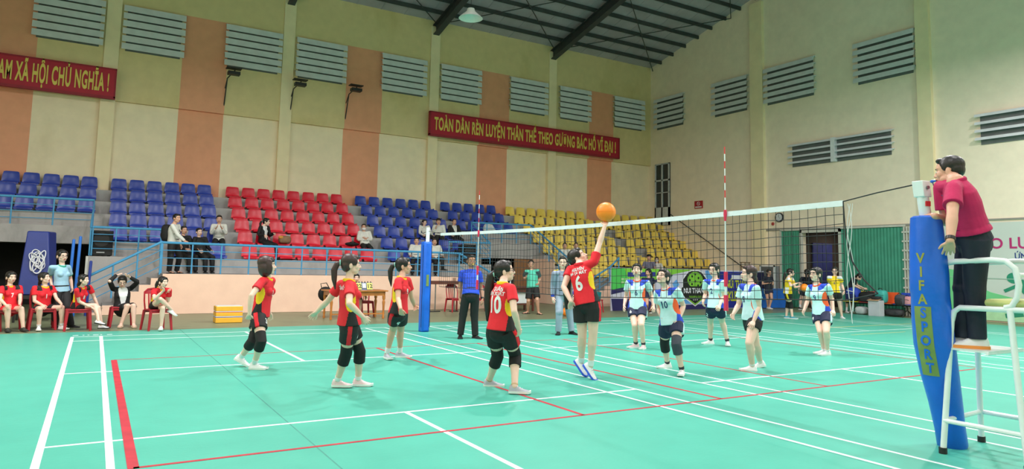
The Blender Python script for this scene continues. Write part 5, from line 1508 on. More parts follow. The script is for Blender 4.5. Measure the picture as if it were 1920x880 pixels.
    for i_, s_ in enumerate('LR'):
        W_, F_ = J['W' + s_], J['F' + s_]
        hd = (F_ - W_).normalized(); L = max(.15 * k, min(.175 * k, (F_ - W_).length * 1.04)) * (1.06 if sex == 'm' else 1)
        th = thumb[i_]
        if th is None:
            th = f * .9 + U * (.25 if hd.z > .2 else .0) - rh * (.25 if s_ == 'R' else -.25)
        th = Vector(th); th = th - hd * th.dot(hd)
        if th.length < .05: th = U - hd * U.dot(hd)
        th.normalize()
        n = th.cross(hd) if s_ == 'R' else hd.cross(th)
        ws = k * (1.1 if sex == 'm' else 1)
        b.tube([W_, W_ + hd * L * .14, W_ + hd * L * .33, W_ + hd * L * .5], [(.024 * ws, .02 * ws), (.031 * ws, .017 * ws), (.038 * ws, .015 * ws), (.036 * ws, .012 * ws)], 12, 'round', ref=th)
        cu_ = curl[i_]
        for x_, ln, sp_ in ((.027, .42, .14), (.0095, .47, .03), (-.0095, .435, -.07), (-.027, .34, -.18)):
            p = W_ + hd * L * .46 + th * x_ * ws
            d = (hd + th * sp_).normalized()
            pts = [p - d * .02 * ws]
            a_ = cu_ * .35
            for fr_ in (.42, .33, .25):
                dd = d * math.cos(a_) + n * math.sin(a_)
                pts.append(pts[-1] + dd * ln * L * (fr_ + (.06 if fr_ == .42 else 0)))
                a_ += cu_ * .75
            ex.tube(pts, [.0088 * ws, .0086 * ws, .0078 * ws, .0062 * ws], 8, 'round')
        p = W_ + hd * L * .16 + th * .022 * ws
        d1 = (hd * .72 + th * .62 + n * .25).normalized(); d2 = (hd * .9 + th * .25 + n * .35).normalized()
        ex.tube([p, p + d1 * .19 * L, p + d1 * .19 * L + d2 * .16 * L, p + d1 * .19 * L + d2 * .3 * L], [.013 * ws, .0105 * ws, .0095 * ws, .007 * ws], 8, 'round')
    bare = sandal
    if bare:
        for i_, s_ in enumerate('LR'):
            td = face_dir(J['A' + s_], toes[i_])
            A_ = J['A' + s_]
            b.tube([A_ + Vector((0, 0, -.01)), A_ + td * .05 * k + Vector((0, 0, -.035 * k)), A_ + td * .15 * k + Vector((0, 0, -.05 * k))], [(.034 * k, .034 * k), (.036 * k, .028 * k), (.038 * k, .016 * k)], 12, 'round', ref=td.cross(Vector((0, 0, 1))))
    body = solid(b, 'body', sk, t, voxel * .8, 2, extra=ex)
    # --- face
    for sx_ in (-1, 1):
        e = MB(); e.ell(HP(sx_ * .031, .0745, .000), sc(.0135, .009, .0056), fr, 12, 8); eo = e.build('eye', eye_w, t)
        e = MB(); e.ell(HP(sx_ * .031, .0805, .000), sc(.0060, .0040, .0054), fr, 10, 6); e.build('iris', eye_d, eo)
        e = MB(); e.tube([HP(sx_ * .014, .0835, .020), HP(sx_ * .032, .082, .0255), HP(sx_ * .05, .07, .020)], [.002 * hs, .0028 * hs, .0016 * hs], 6, 'round'); e.build('eyebrow', hair_black, t)
    if not mask:
        e = MB(); e.tube([HP(-.022, .0815, -.0555), HP(-.008, .0905, -.0535), HP(.008, .0905, -.0535), HP(.022, .0815, -.0555)], [.002 * hs, .005 * hs, .005 * hs, .002 * hs], 8, 'round')
        e.tube([HP(-.018, .083, -.0605), HP(0, .0905, -.063), HP(.018, .083, -.0605)], [.002 * hs, .0055 * hs, .002 * hs], 8, 'round'); e.build('lips', lip_m, t)
    else:
        e = MB(); e.ell(HP(0, .042, -.046), sc(.066, .066, .050), fr, 18, 12); e.build('face_mask', c_white, t)
    if glasses:
        e = MB()
        for sx_ in (-1, 1):
            e.tube([HP(sx_ * .033 + .022 * math.cos(a), .094 - .01 * abs(math.cos(a) * (1 if math.cos(a) * sx_ > 0 else 0)), -.002 + .017 * math.sin(a)) for a in [i * math.pi / 8 for i in range(16)]], .0022 * hs, 5, closed=True)
            e.tube([HP(sx_ * .055, .085, .002), HP(sx_ * .078, .0, .002)], .002 * hs, 5)
        e.tube([HP(-.012, .097, 0), HP(.012, .097, 0)], .002 * hs, 5)
        e.build('spectacles', black_st, t)
    if whistle:
        e = MB(); e.tube([HP(.0, .092, -.058), HP(0, .125, -.06)], [(.007 * hs, .005 * hs), (.012 * hs, .012 * hs)], 10, 'round'); e.build('whistle', M('whistle_blue', (40, 110, 220), .3) if key == 'ref' else M('whistle_yellow', (240, 200, 70), .3), t)
        e = MB(); e.tube([HP(.0, .12, -.065), HP(-.005, .11, -.12), HP(.0, .08, -.17)], .004, 6).tube([HP(0, .08, -.17), axis(.8) + f * .105 * k + r * .02], .004, 6); e.build('lanyard', M('lanyard_navy', (36, 50, 110), .7), t)
    if watch:
        W_ = J['WL']; d_ = (J['WL'] - J['EL']).normalized()
        e = MB(); e.tube([W_ - d_ * .035, W_ - d_ * .008], .034 * k, 14).build('wristwatch', s_black, t)
    # --- hair
    hm = hairmat or hair_black
    h = MB()
    if hair == 'short':
        h.ell(HP(0, -.020, .047), sc(.080, .094, .076), fr, 18, 12)
        h.ell(HP(0, -.050, .010), sc(.073, .060, .070), fr, 16, 10)
        h.ell(HP(0, .05, .088), sc(.056, .032, .022), fr, 12, 8)
        for sx_ in (-1, 1):
            h.ell(HP(sx_ * .070, .012, .032), sc(.010, .022, .034), fr, 10, 8)
    else:
        h.ell(HP(0, -.022, .046), sc(.086, .098, .084), fr, 18, 12)
        h.ell(HP(0, -.052, .000), sc(.080, .062, .080), fr, 16, 10)
        h.ell(HP(0, .044, .080), sc(.062, .040, .032), fr, 12, 8)
        for sx_ in (-1, 1):
            h.ell(HP(sx_ * .067, .026, .036), sc(.018, .038, .046), fr, 10, 8)
        dn = Vector((0, 0, -1))
        if hair == 'pony':
            p0 = HP(0, -.108, .030)
            h.ell(p0, sc(.028, .03, .028), fr, 12, 8)
            bk = -hf + dn * .2
            bk.normalize()
            h.tube([p0, p0 + bk * .045 * hs + dn * .01, p0 + bk * .075 * hs + dn * .07 * hs, p0 + bk * .07 * hs + dn * .17 * hs, p0 + bk * .055 * hs + dn * .28 * hs], [(.022 * hs, .022 * hs), (.032 * hs, .03 * hs), (.036 * hs, .03 * hs), (.03 * hs, .024 * hs), (.008 * hs, .008 * hs)], 12, 'round')
        elif hair == 'longpony':
            p0 = HP(0, -.104, .010)
            bk = (-hf + dn * .6).normalized()
            h.tube([p0, p0 + bk * .06 * hs, p0 + bk * .08 * hs + dn * .13 * hs, p0 + bk * .085 * hs + dn * .30 * hs, p0 + bk * .09 * hs + dn * .46 * hs], [(.03 * hs, .026 * hs), (.042 * hs, .034 * hs), (.052 * hs, .036 * hs), (.046 * hs, .03 * hs), (.016 * hs, .012 * hs)], 12, 'round')
        elif hair == 'bob':
            h.ell(HP(0, -.028, -.03), sc(.098, .084, .112), fr, 18, 12)
            for sx_ in (-1, 1):
                h.ell(HP(sx_ * .074, .02, -.03), sc(.022, .046, .088), fr, 12, 10)
            h.ell(HP(0, .066, .062), sc(.06, .022, .03), fr, 12, 8)
        elif hair == 'tied':
            h.ell(HP(0, -.075, -.05), sc(.055, .045, .05), fr, 14, 9)
            h.tube([HP(0, -.10, -.05), HP(0, -.12, -.10), HP(0, -.11, -.17)], [.03 * hs, .028 * hs, .01 * hs], 10, 'round')
        elif hair == 'bun':
            h.ell(HP(0, -.115, .02), sc(.042, .038, .042), fr, 14, 9)
        elif hair == 'long':
            h.ell(HP(0, -.045, -.04), sc(.090, .066, .11), fr, 16, 10)
            h.tube([HP(0, -.07, -.06), HP(0, -.085, -.16), HP(0, -.08, -.27)], [(.08 * hs, .04 * hs), (.08 * hs, .035 * hs), (.04 * hs, .02 * hs)], 14, 'round', ref=hr)
    solid(h, 'hair', hm, t, voxel * .85, 3)
    if hair in ('pony', 'longpony'):
        p0 = HP(0, -.122, .026) if hair == 'pony' else HP(0, -.125, -.012)
        e = MB(); e.tube([p0 + (hr * math.cos(a) + hu * math.sin(a)) * .028 * hs for a in [i * math.pi / 7 for i in range(14)]], .007 * hs, 6, closed=True); e.build('hair_tie', M('tie_mint', (150, 210, 200), .6), t)
    if cap:
        e = MB(); e.ell(HP(0, -.012, .075), sc(.088, .100, .058), fr, 18, 10); e.ell(HP(0, .10, .07), sc(.06, .07, .01), fr, 14, 8); e.build('cap', c_black, t)

    # --- upper clothes
    topk, mats = top[0], top[1:]
    g = MB()
    qq = q
    lay = 1.0
    hem_w = .172 if sex == 'f' else .168
    tt = [(hem, .176, .136), (max(.06, hem + .05), .168, .130), (max(.22, hem + .1), .152, .118), (.4, .138, .108), (.62, .146, .112), (.80, .144, .100), (.91, .112, .080), (.98, .072, .066), (1.03, .060, .058)]
    if sex == 'm':
        tt = [(hem, .164, .132), (max(.06, hem + .05), .160, .128), (max(.22, hem + .1), .152, .120), (.4, .148, .114), (.62, .156, .116), (.80, .154, .104), (.91, .122, .084), (.98, .078, .07), (1.03, .064, .06)]
    if topk == 'jacket':
        tt = [(u, a + .012, d + .012) for u, a, d in tt]
    g.tube([axis(u) for u, _, _ in tt], [(a * qq, d * qq) for _, a, d in tt], 24, 'flat', ref=r)
    if sex == 'f':
        for sx_ in (-1, 1):
            g.ell(axis(.66) + r * sx_ * .066 * k + f * .070 * k * fat, .058 * k * fat, (r, f, U), 14, 9)
    slv = {'tee': sleeve, 'jacket': 1.97, 'long': 1.94}[topk]
    am = k * (1 + (fat - 1) * .8) * (1.12 if sex == 'm' else 1)
    for s_ in 'LR':
        S_, E_, W_ = J['S' + s_], J['E' + s_], J['W' + s_]
        g.tube([axis(.93), S_.lerp(axis(.9), .25), S_], [.054 * q, .055 * q, .051 * q], 14, 'round')
        if slv <= 1:
            g.tube([S_, S_.lerp(E_, slv * .5), S_.lerp(E_, slv)], [.052 * am, .057 * am, .062 * am], 16, 'flat')
        else:
            wrist = E_.lerp(W_, slv - 1)
            g.tube([S_, S_.lerp(E_, .5), E_.lerp(S_, .08), E_.lerp(W_, .08), E_.lerp(W_, .5), wrist], [.053 * am, .054 * am, .048 * am, .048 * am, .043 * am, .035 * am], 16, 'flat')

    def geo(cn):
        d = cn - np.array(pm)
        return d @ np.array(U) / Lt, d @ np.array(r), d @ np.array(f)

    def arm_mask(cn, lo):
        m = np.zeros(len(cn), bool)
        for s_ in 'LR':
            S_, E_ = np.array(J['S' + s_]), np.array(J['E' + s_])
            d = E_ - S_; L = np.linalg.norm(d); d = d / L
            u = (cn - S_) @ d
            dist = np.linalg.norm(cn - S_ - np.outer(u, d), axis=1)
            m |= (u > lo * L) & (dist < .085 * am)
        return m

    R3, F3, U3 = np.array(r), np.array(f), np.array(U)
    rule = None
    style = top[-1] if isinstance(top[-1], str) else None
    mats = [m_ for m_ in top[1:] if not isinstance(m_, str)]
    if style == 'red_team':
        def rule(cn, nn):
            u, a, d = geo(cn); idx = np.zeros(len(cn)); arm = arm_mask(cn, .12)
            phi = np.degrees(np.arctan2(d, np.abs(a)))
            leaf = ~arm & (u > .30) & (u < .78) & (np.abs(phi + 4) < 25 * np.sqrt(np.clip(1 - ((u - .54) / .24) ** 2, 0, 1)))
            idx[~arm & (u < .42) & (np.abs(phi - 2) < 10 + 40 * (.42 - u))] = 2
            idx[leaf] = 1
            if black_shoulder:
                idx[(u > .84) & (np.abs(a) > .075 * k) & (np.abs(a) < .15 * k) & (d > -.03 * k) & ~arm_mask(cn, .3)] = 2
            return idx
    elif style == 'blue_team':
        def rule(cn, nn):
            u, a, d = geo(cn); idx = np.zeros(len(cn)); arm = arm_mask(cn, .12)
            idx[(u > .82) & (np.abs(a) > .06 * k) & (np.abs(a) < .06 * k + (.13 * k * (u - .74) / .26)) & ~arm_mask(cn, .25)] = 1
            phi = np.degrees(np.arctan2(d, np.abs(a)))
            idx[~arm & (u < .36) & (np.abs(phi - 6) < 8 + 62 * (.42 - u))] = 1
            idx[~arm & (u > .24) & (u < .76) & (np.abs(phi - 2) < 36 * np.sqrt(np.clip(1 - ((u - .5) / .26) ** 2, 0, 1)))] = 2
            return idx
    elif style == 'yellow_team':
        def rule(cn, nn):
            u, a, d = geo(cn); idx = np.zeros(len(cn)); arm = arm_mask(cn, .12)
            idx[(np.abs(a) > .10 * k) & (u < .4) & (np.abs(d) < .06) & ~arm] = 1
            idx[(u > .86) & (np.abs(a) > .07 * k) & ~arm_mask(cn, .3)] = 1
            return idx
    elif style == 'open':
        def rule(cn, nn):
            u, a, d = geo(cn); idx = np.zeros(len(cn))
            idx[(d > .02) & (np.abs(a) < .015 + .075 * k * np.clip((u - .12) / .7, 0, 1)) & (u > .12) & ~arm_mask(cn, .1)] = 1
            return idx
    elif style == 'two_tone':
        def rule(cn, nn):
            idx = np.zeros(len(cn)); idx[arm_mask(cn, -.1) & (np.abs(geo(cn)[1]) > .11 * k)] = 1
            return idx
    elif style == 'cuffs':
        def rule(cn, nn):
            idx = np.zeros(len(cn))
            for s_ in 'LR':
                W_, E_ = np.array(J['W' + s_]), np.array(J['E' + s_])
                d = (W_ - E_); L = np.linalg.norm(d); u = (cn - E_) @ d / L / L
                dist = np.linalg.norm(cn - E_ - np.outer(u * L, d / L), axis=1)
                idx[(u > .72) & (dist < .07)] = 1
            return idx
    elif style == 'polo_trim':
        def rule(cn, nn):
            u, a, d = geo(cn); idx = np.zeros(len(cn))
            for s_ in 'LR':
                S_, E_ = np.array(J['S' + s_]), np.array(J['E' + s_])
                dd = (E_ - S_); L = np.linalg.norm(dd); uu = (cn - S_) @ dd / L / L
                dist = np.linalg.norm(cn - S_ - np.outer(uu * L, dd / L), axis=1)
                idx[(uu > sleeve - .09) & (dist < .09)] = 1
            return idx
    shirt = solid(g, 'jacket' if topk == 'jacket' else 'shirt', mats, t, voxel, 5, rule)
    F.shirt = shirt
    if collar:
        e = MB()
        pts = []
        for i in range(22):
            a = 2 * math.pi * i / 22
            pts.append(axis(1.015 - .055 * max(0, math.cos(a))) + r * (.064 * k * ms * math.sin(a)) + f * (.064 * k * ms * math.cos(a)))
        e.tube(pts, [(.019 * k, .010 * k)] * 22, 8, closed=True, ref=U)
        e.build('collar', collar, t)
    # --- lower clothes
    bk_ = bottom[0]
    bm_ = [m_ for m_ in bottom[1:] if not isinstance(m_, str)]
    bstyle = bottom[-1] if isinstance(bottom[-1], str) else None
    g = MB()
    w0 = .160 if sex == 'f' else .148
    g.tube([axis(.3), axis(.16), axis(.06), axis(-.04)], [(w0 * .80 * q, .098 * q), (w0 * .90 * q, .108 * q), (w0 * .96 * q, .116 * q), (w0 * q, .122 * q)], 20, 'flat', ref=rh)
    g.ell(axis(-.09), (.118 * q, .112 * q, .105 * q), (rh, f, U), 16, 10)
    ends = {}
    for s_ in 'LR':
        P_, K_, A_ = J['P' + s_], J['K' + s_], J['A' + s_]
        if bk_ == 'shorts':
            cut = float(bottom[1]) if isinstance(bottom[1], (int, float)) else .5
            g.tube([P_.lerp(pm, .25), P_.lerp(K_, .2), P_.lerp(K_, cut)], [.104 * k * fat, .102 * k * fat, .098 * k * fat], 18, 'flat')
        elif bk_ == 'trousers':
            g.tube([P_.lerp(pm, .2), P_.lerp(K_, .35), K_.lerp(P_, .08), K_.lerp(A_, .3), A_.lerp(K_, .02) + Vector((0, 0, -.02))], [.100 * k * fat * ms ** .5, .092 * k * fat, .080 * k, .070 * k, .064 * k], 18, 'flat')
            g.ell(K_, .083 * k, None, 14, 9)
        elif bk_ == 'skirt':
            g.tube([P_.lerp(pm, .3), P_.lerp(K_, .45), P_.lerp(K_, .88)], [.108 * k, .10 * k, .088 * k], 18, 'flat')
    bm_ = [m_ for m_ in bm_ if not isinstance(m_, (int, float))]
    brule = None
    if bstyle == 'stripe':
        def brule(cn, nn):
            idx = np.zeros(len(cn))
            for s_, sg in (('L', -1), ('R', 1)):
                P_, K_ = np.array(J['P' + s_]), np.array(J['K' + s_])
                dd = K_ - P_; L = np.linalg.norm(dd); dd /= L
                u = (cn - P_) @ dd
                rel = cn - P_ - np.outer(u, dd)
                rr_ = np.array(rh) * sg; rr_ = rr_ - dd * (rr_ @ dd); rr_ /= np.linalg.norm(rr_)
                lat = rel @ rr_; oth = np.linalg.norm(rel - np.outer(lat, rr_), axis=1)
                idx[(lat > .05 * k) & (oth < .026 * k) & (u > -.06)] = 1
            return idx
    pants = solid(g, {'shorts': 'shorts', 'trousers': 'trousers', 'skirt': 'skirt'}[bk_], bm_, t, voxel, 4, brule)
    if bk_ == 'trousers':
        e = MB(); e.tube([axis(.19), axis(.235)], [(w0 * 1.0 * q, .122 * q)] * 2, 24, 'flat', ref=r); e.build('belt', s_black, t)
    # --- knee pads, socks, shoes
    for s_ in pads:
        P_, K_, A_ = J['P' + s_], J['K' + s_], J['A' + s_]
        MB().tube([K_.lerp(P_, .30), K_.lerp(P_, .12), K_, K_.lerp(A_, .16), K_.lerp(A_, .36)], [.070 * k * fat, .067 * k * fat, .067 * k * fat, .067 * k * fat, .066 * k * fat], 18, 'flat').build('knee_pad', (padmat or {}).get(s_, pad_k), t)
    if sock:
        for s_ in 'LR':
            K_, A_ = J['K' + s_], J['A' + s_]
            MB().tube([A_.lerp(K_, .02), A_.lerp(K_, sock[1])], [.038 * k, .041 * k], 14, 'flat').build('sock', sock[0], t)
    up, so = shoe
    for i_, s_ in enumerate('LR'):
        A_ = J['A' + s_]
        td = face_dir(A_, toes[i_])
        pt = R_(tpitch[i_])
        fx = td * math.cos(pt) - Vector((0, 0, 1)) * math.sin(pt)
        sd = td.cross(Vector((0, 0, 1)))
        uz = sd.cross(fx)
        fk = k * (1.0 if sex == 'f' else 1.06) * foot
        Q = lambda x, y, z: A_ + (fx * x + sd * y + uz * z) * fk
        secs = [(-.062, .026, -.02), (-.05, .034, .012), (-.02, .038, .022), (.02, .039, .015), (.05, .040, -.005), (.085, .043, -.022), (.12, .044, -.032), (.15, .040, -.038), (.17, .030, -.044), (.180, .014, -.05)]
        if sandal:
            m = MB()
            N = len(secs)
            vs = []
            for x, w_, h_ in secs:
                for y, z in ((-w_, -.075), (w_, -.075), (w_, -.058), (-w_, -.058)):
                    vs.append(Q(x, y, z))
            fs = [(0, 1, 2, 3), tuple(4 * N - 4 + j for j in (3, 2, 1, 0))] + [(4 * i + j, 4 * i + (j + 1) % 4, 4 * i + 4 + (j + 1) % 4, 4 * i + 4 + j) for i in range(N - 1) for j in range(4)]
            m.add(vs, fs)
            for x_ in (.04, .11):
                m.tube([Q(x_, -.042, -.06), Q(x_, -.034, -.026 - x_ * .1), Q(x_, 0, -.012 - x_ * .15), Q(x_, .034, -.026 - x_ * .1), Q(x_, .042, -.06)], [(.012, .004)] * 5, 6)
            m.build('sandal', up, t)
            continue
        m = MB(); vs, fs = [], []
        nr_ = 9
        for x, w_, h_ in secs:
            for j in range(nr_):
                a = math.pi * j / (nr_ - 1)
                vs.append(Q(x, w_ * math.cos(a) * (1 - .18 * math.sin(a)), -.056 + (h_ + .056) * math.sin(a) ** .8))
        N = len(secs)
        for i in range(N - 1):
            for j in range(nr_ - 1):
                fs.append((i * nr_ + j, i * nr_ + j + 1, (i + 1) * nr_ + j + 1, (i + 1) * nr_ + j))
        fs.append(tuple(range(nr_))); fs.append(tuple((N - 1) * nr_ + j for j in range(nr_))[::-1])
        for i in range(N - 1):
            fs.append((i * nr_, (i + 1) * nr_, (i + 1) * nr_ + nr_ - 1, i * nr_ + nr_ - 1))
        m.add(vs, fs)
        so_ = m.build('shoe', up, t, smooth=60)
        m = MB(); vs = []
        for x, w_, h_ in secs:
            w_ = w_ + .003
            for y, z in ((-w_, -.075), (w_, -.075), (w_ + .001, -.05), (-w_ - .001, -.05)):
                vs.append(Q(x + (.004 if x > .1 else -.004), y, z + (.008 if x > .16 else 0)))
        fs = [(0, 1, 2, 3), tuple(4 * N - 4 + j for j in (3, 2, 1, 0))] + [(4 * i + j, 4 * i + (j + 1) % 4, 4 * i + 4 + (j + 1) % 4, 4 * i + 4 + j) for i in range(N - 1) for j in range(4)]
        m.add(vs, fs).build('sole', so or up, so_)
        if up in (s_white, s_pink, s_grey, s_teal):
            m = MB()
            for x_ in (.035, .06, .085):
                hh = float(np.interp(x_, [s0[0] for s0 in secs], [s0[2] for s0 in secs]))
                m.tube([Q(x_, -.022, hh - .010), Q(x_, 0, hh + .002), Q(x_, .022, hh - .010)], .003, 5)
            m.build('laces', sole_w if up is not s_white else s_grey, so_)
    # --- numbers
    for spec in (number or []):
        body_, size, u, a, side, mt, sx_ = spec
        if side == 'front':
            text(body_, size, mt, 'number', t, axis(u) + r * a + f * .4, -r, U, bold=.02, wrap=(shirt, -f), sx=sx_, offn=.005)
        elif side == 'back':
            text(body_, size, mt, 'number' if len(body_) < 3 else 'lettering', t, axis(u) + r * a - f * .4, r, U, bold=.03, wrap=(shirt, f), sx=sx_, offn=.005)
    if shorts_num:
        body_, size, s_, ang, u = shorts_num
        P_, K_ = J['P' + s_], J['K' + s_]
        dd = (P_ - K_).normalized()
        fo = (f - dd * f.dot(dd)).normalized(); la = (rh - dd * rh.dot(dd)).normalized()
        nrm = (fo * math.cos(R_(ang)) + la * math.sin(R_(ang))).normalized()
        text(body_, size, c_white, 'number', t, P_.lerp(K_, u) + nrm * .3, dd.cross(nrm), dd, bold=.03, wrap=(pants, -nrm), offn=.005)
    return F


RED = ('tee', c_red, c_yellow, c_black, 'red_team')
BLU = ('tee', c_cyan, c_blue, c_orange, 'blue_team')
SHR = ('shorts', .56, c_black, c_red, 'stripe')
SHB = ('shorts', .54, c_navy, c_cyan, 'stripe')
TRO = ('trousers', c_black)
G1 = 'players in red'
G2 = 'players in pale blue'
V = .0068
w_ = c_white
ctie = s_white
sk_w = (s_white, .16)
sk_d = (M('sock_dark', (52, 52, 62), .8), .13)
person('p3', 'player in red number 3 with a bob haircut, facing right', RED, SHR, 'bob', head=88, hpitch=4, toes=(75, 70), tpitch=(28, 0), shoe=(s_white, sole_w), sock=(s_white, .2), pads='LR', collar=c_yellow, voxel=V, group=G1, hairmat=hair_brown,
       number=[('3', .11, .62, 0, 'front', w_, .8)], shorts_num=('3', .11, 'R', 20, .36))
person('p4', 'player in red number 4 with arms held out, knee pads on', RED, SHR, 'pony', head=95, hpitch=2, toes=(80, 80), shoe=(s_pink, sole_w), sock=(s_white, .15), pads='LR', collar=c_yellow, voxel=V, group=G1, hairmat=hair_brown, fat=1.04,
       number=[('1', .2, .5, 0, 'back', w_, .8), ('SẢN XUẤT', .05, .83, 0, 'back', w_, .8)], shorts_num=('4', .12, 'R', 15, .36), curl=(.3, .35))
person('p9', 'player in red number 9 standing next to the far net post', RED, SHR, 'pony', skin='mid', head=85, hpitch=4, toes=(80, 20), shoe=(s_grey, sole_w), sock=(s_white, .24), collar=c_yellow, voxel=V, group=G1, number=[('9', .11, .62, 0, 'front', w_, .8)], shorts_num=('9', .11, 'R', 30, .36))
person('p10', 'player in red number 10 with long ponytail, seen from behind', RED, SHR, 'longpony', head=92, hpitch=10, toes=(85, 85), shoe=(s_grey, sole_w), sock=(M('sock_skin', (216, 176, 140), .8), .06), pads='LR', collar=c_yellow, voxel=V, group=G1, glasses=True, fat=1.06,
       number=[('10', .27, .52, .0, 'back', w_, .72), ('QUÂN', .062, .88, .02, 'back', w_, .8), ('SẢN XUẤT', .062, .775, .0, 'back', w_, .8)])
person('p6', 'player in red number 6 jumping to hit the ball', RED, SHR, 'longpony', skin='light', head=78, hpitch=38, toes=(60, 60), tpitch=(48, 48), shoe=(s_white, sole_b), sock=(s_white, .2), collar=c_red, voxel=V, group=G1,
       number=[('6', .27, .50, .0, 'back', w_, .78), ('NGUYÊN', .058, .88, .0, 'back', w_, .8), ('MƠ SƠ MÁT', .058, .78, .0, 'back', w_, .8)], thumb=(None, (-.75, .5, .2)), curl=(.5, .1), sleeve=.44)
num_d = M('cloth_number_navy', (34, 56, 110), .7)
person('b6', 'player in pale blue number 6 in front of the club banner', BLU, SHB, 'tied', head=-6, hpitch=10, toes=(-15, -55), shoe=(s_pink, sole_w), sock=sk_d, collar=c_orange, voxel=V, group=G2, number=[('6', .14, .56, 0, 'front', num_d, .8)], shorts_num=('6', .09, 'R', 10, .4))
person('b10', 'player in pale blue number 10 crouching with knee pads', BLU, SHB, 'tied', head=-35, hpitch=24, toes=(-8, -62), shoe=(s_white, sole_w), sock=sk_d, pads='LR', padmat={'L': pad_g, 'R': pad_k}, collar=c_orange, voxel=V, group=G2, fat=1.06, number=[('10', .14, .56, .01, 'front', num_d, .8)])
person('b2', 'player in pale blue number 2 by the banner crest', BLU, SHB, 'tied', head=-32, hpitch=0, toes=(5, -60), shoe=(s_white, sole_w), sock=sk_d, collar=c_orange, voxel=V, group=G2, glasses=True, number=[('2', .14, .58, .02, 'front', num_d, .8)], shorts_num=('2', .11, 'R', 5, .36))
person('b8', 'player in pale blue number 8 facing left in black shorts', BLU, ('shorts', .42, c_black), 'tied', head=-72, hpitch=6, toes=(-85, -75), tpitch=(0, 14), shoe=(s_white, sole_w), sock=(s_white, .12), collar=c_orange, voxel=V, group=G2, hairmat=hair_brown, fat=1.12, number=[('8', .13, .58, .01, 'front', num_d, .8)])
person('b9', 'player in pale blue number 9 nearest the referee post', BLU, SHB, 'tied', head=-42, hpitch=4, toes=(-45, -70), shoe=(s_white, sole_w), sock=(s_white, .1), collar=c_orange, voxel=V, group=G2, glasses=True, number=[('9', .14, .56, .01, 'front', num_d, .8)], shorts_num=('9', .09, 'R', 10, .4))
person('linesman', 'linesman in a blue polo with a whistle, black trousers', ('tee', c_polo), TRO, 'short', 'tan', 'm', head=14, hpitch=0, toes=(40, 0), shoe=(s_black, sole_d), collar=c_polo, voxel=.008, whistle=True, watch=True, fat=.96, sleeve=.62)
gd_ = person('guard', 'security guard in a grey uniform behind the jumping player', ('long', c_grey, c_blue, 'cuffs'), ('trousers', c_greyt), 'short', 'light', 'm', head=2, toes=(40, -5), shoe=(s_black, sole_d), collar=c_grey, voxel=.008, fat=.97)
for s_ in 'LR':
    a_, b_ = gd_.J['Nk'], gd_.J['S' + s_]
    m_ = a_.lerp(b_, .78) + Vector((0, 0, .052))
    MB().obox(m_, (b_ - a_).normalized() * .055, gd_.f * .028, Vector((0, 0, .006))).build('epaulette', c_gold, gd_.root)
person('green', 'man in a mint and grey shirt with black shorts, smiling', ('tee', c_mint, c_slate, 'two_tone'), ('shorts', .86, c_black), 'short', 'mid', 'm', head=0, toes=(35, -60), shoe=(s_black, sole_d), voxel=.009, glasses=True, sandal=True, sleeve=.72)
rf_ = person('ref', 'referee in a magenta polo standing on the white chair', ('tee', c_magenta), ('trousers', c_dark), 'short', 'mid', 'm', head=-104, hpitch=-4, toes=(-85, -95), shoe=(s_white, sole_o), collar=c_magenta, voxel=.007, whistle=True, watch=True, sleeve=.66, hem=.12, fat=1.02, sock=(c_navy, .1), curl=(.12, .4), foot=1.14)

GB = 'reserves on red chairs'
BS = ('shorts', .5, c_black)
person('s0', 'reserve in red cut off by the left picture edge', RED, BS, 'tied', head=20, toes=(0, 0), shoe=(s_olive, sole_d), collar=c_yellow, group=GB, black_shoulder=True)
person('s7', 'seated reserve in red number 7 with dark shoes', RED, ('shorts', .5, c_red), 'tied', head=28, toes=(25, 10), shoe=(s_olive, sole_d), collar=c_yellow, group=GB, black_shoulder=True, number=[('7', .12, .6, 0, 'front', w_, .8)])
person('s1', 'seated reserve in red number 1 looking up', RED, BS, 'tied', head=55, hpitch=12, toes=(45, 0), shoe=(s_white, sole_w), sock=(s_white, .14), collar=c_yellow, group=GB, black_shoulder=True, number=[('1', .12, .6, 0, 'front', w_, .8)])
person('coach', 'woman in a light blue polo standing behind the reserves', ('tee', c_light, c_green, 'polo_trim'), TRO, 'bun', head=30, toes=(50, 20), shoe=(s_black, sole_d), collar=c_green, glasses=True, sleeve=.66, fat=.93)
person('s8', 'seated reserve in red number 8 hugging her crossed leg', RED, BS, 'tied', head=58, hpitch=4, toes=(70, 60), tpitch=(0, 10), shoe=(s_white, sole_d), collar=c_yellow, group=GB, black_shoulder=True, number=[('8', .11, .55, 0, 'front', w_, .8)])
su_ = person('suit', 'seated woman in a black suit with hands on her head', ('jacket', c_black, c_white, 'open'), ('skirt', c_skirt), 'tied', head=5, hpitch=-18, toes=(10, -10), shoe=(s_beige, s_beige), sandal=True, glasses=True)
person('cross', 'seated reserve in red with one ankle raised across her knee', RED, ('shorts', .4, c_black), 'pony', head=42, hpitch=0, toes=(-5, 80), tpitch=(0, 30), shoe=(s_white, sole_w), collar=c_yellow, group=GB)
o = MB().sell(su_.pm + su_.f * .15 + su_.U * .09, (.10, .035, .065), (su_.r, su_.f, su_.U), .5).build('waist_bag', M('bag_slate', (72, 72, 84), .6))
tag(o, 'dark grey waist bag on the lap of the woman in the black suit', 'bag')


def chair_under(key, label, dx=0, dy=0, face=None, back=True):
    J = {n: Vector(p) for n, p in zip(JN, POSE[key][0])}
    pm = (J['PL'] + J['PR']) / 2
    r = (J['PR'] - J['PL']); f = Vector((-r.y, r.x, 0)).normalized()
    f = face_dir(pm, 5 if face is None else face)
    plastic_chair((pm.x + f.x * .04 + dx, pm.y + f.y * .04 + dy), f, label, back)


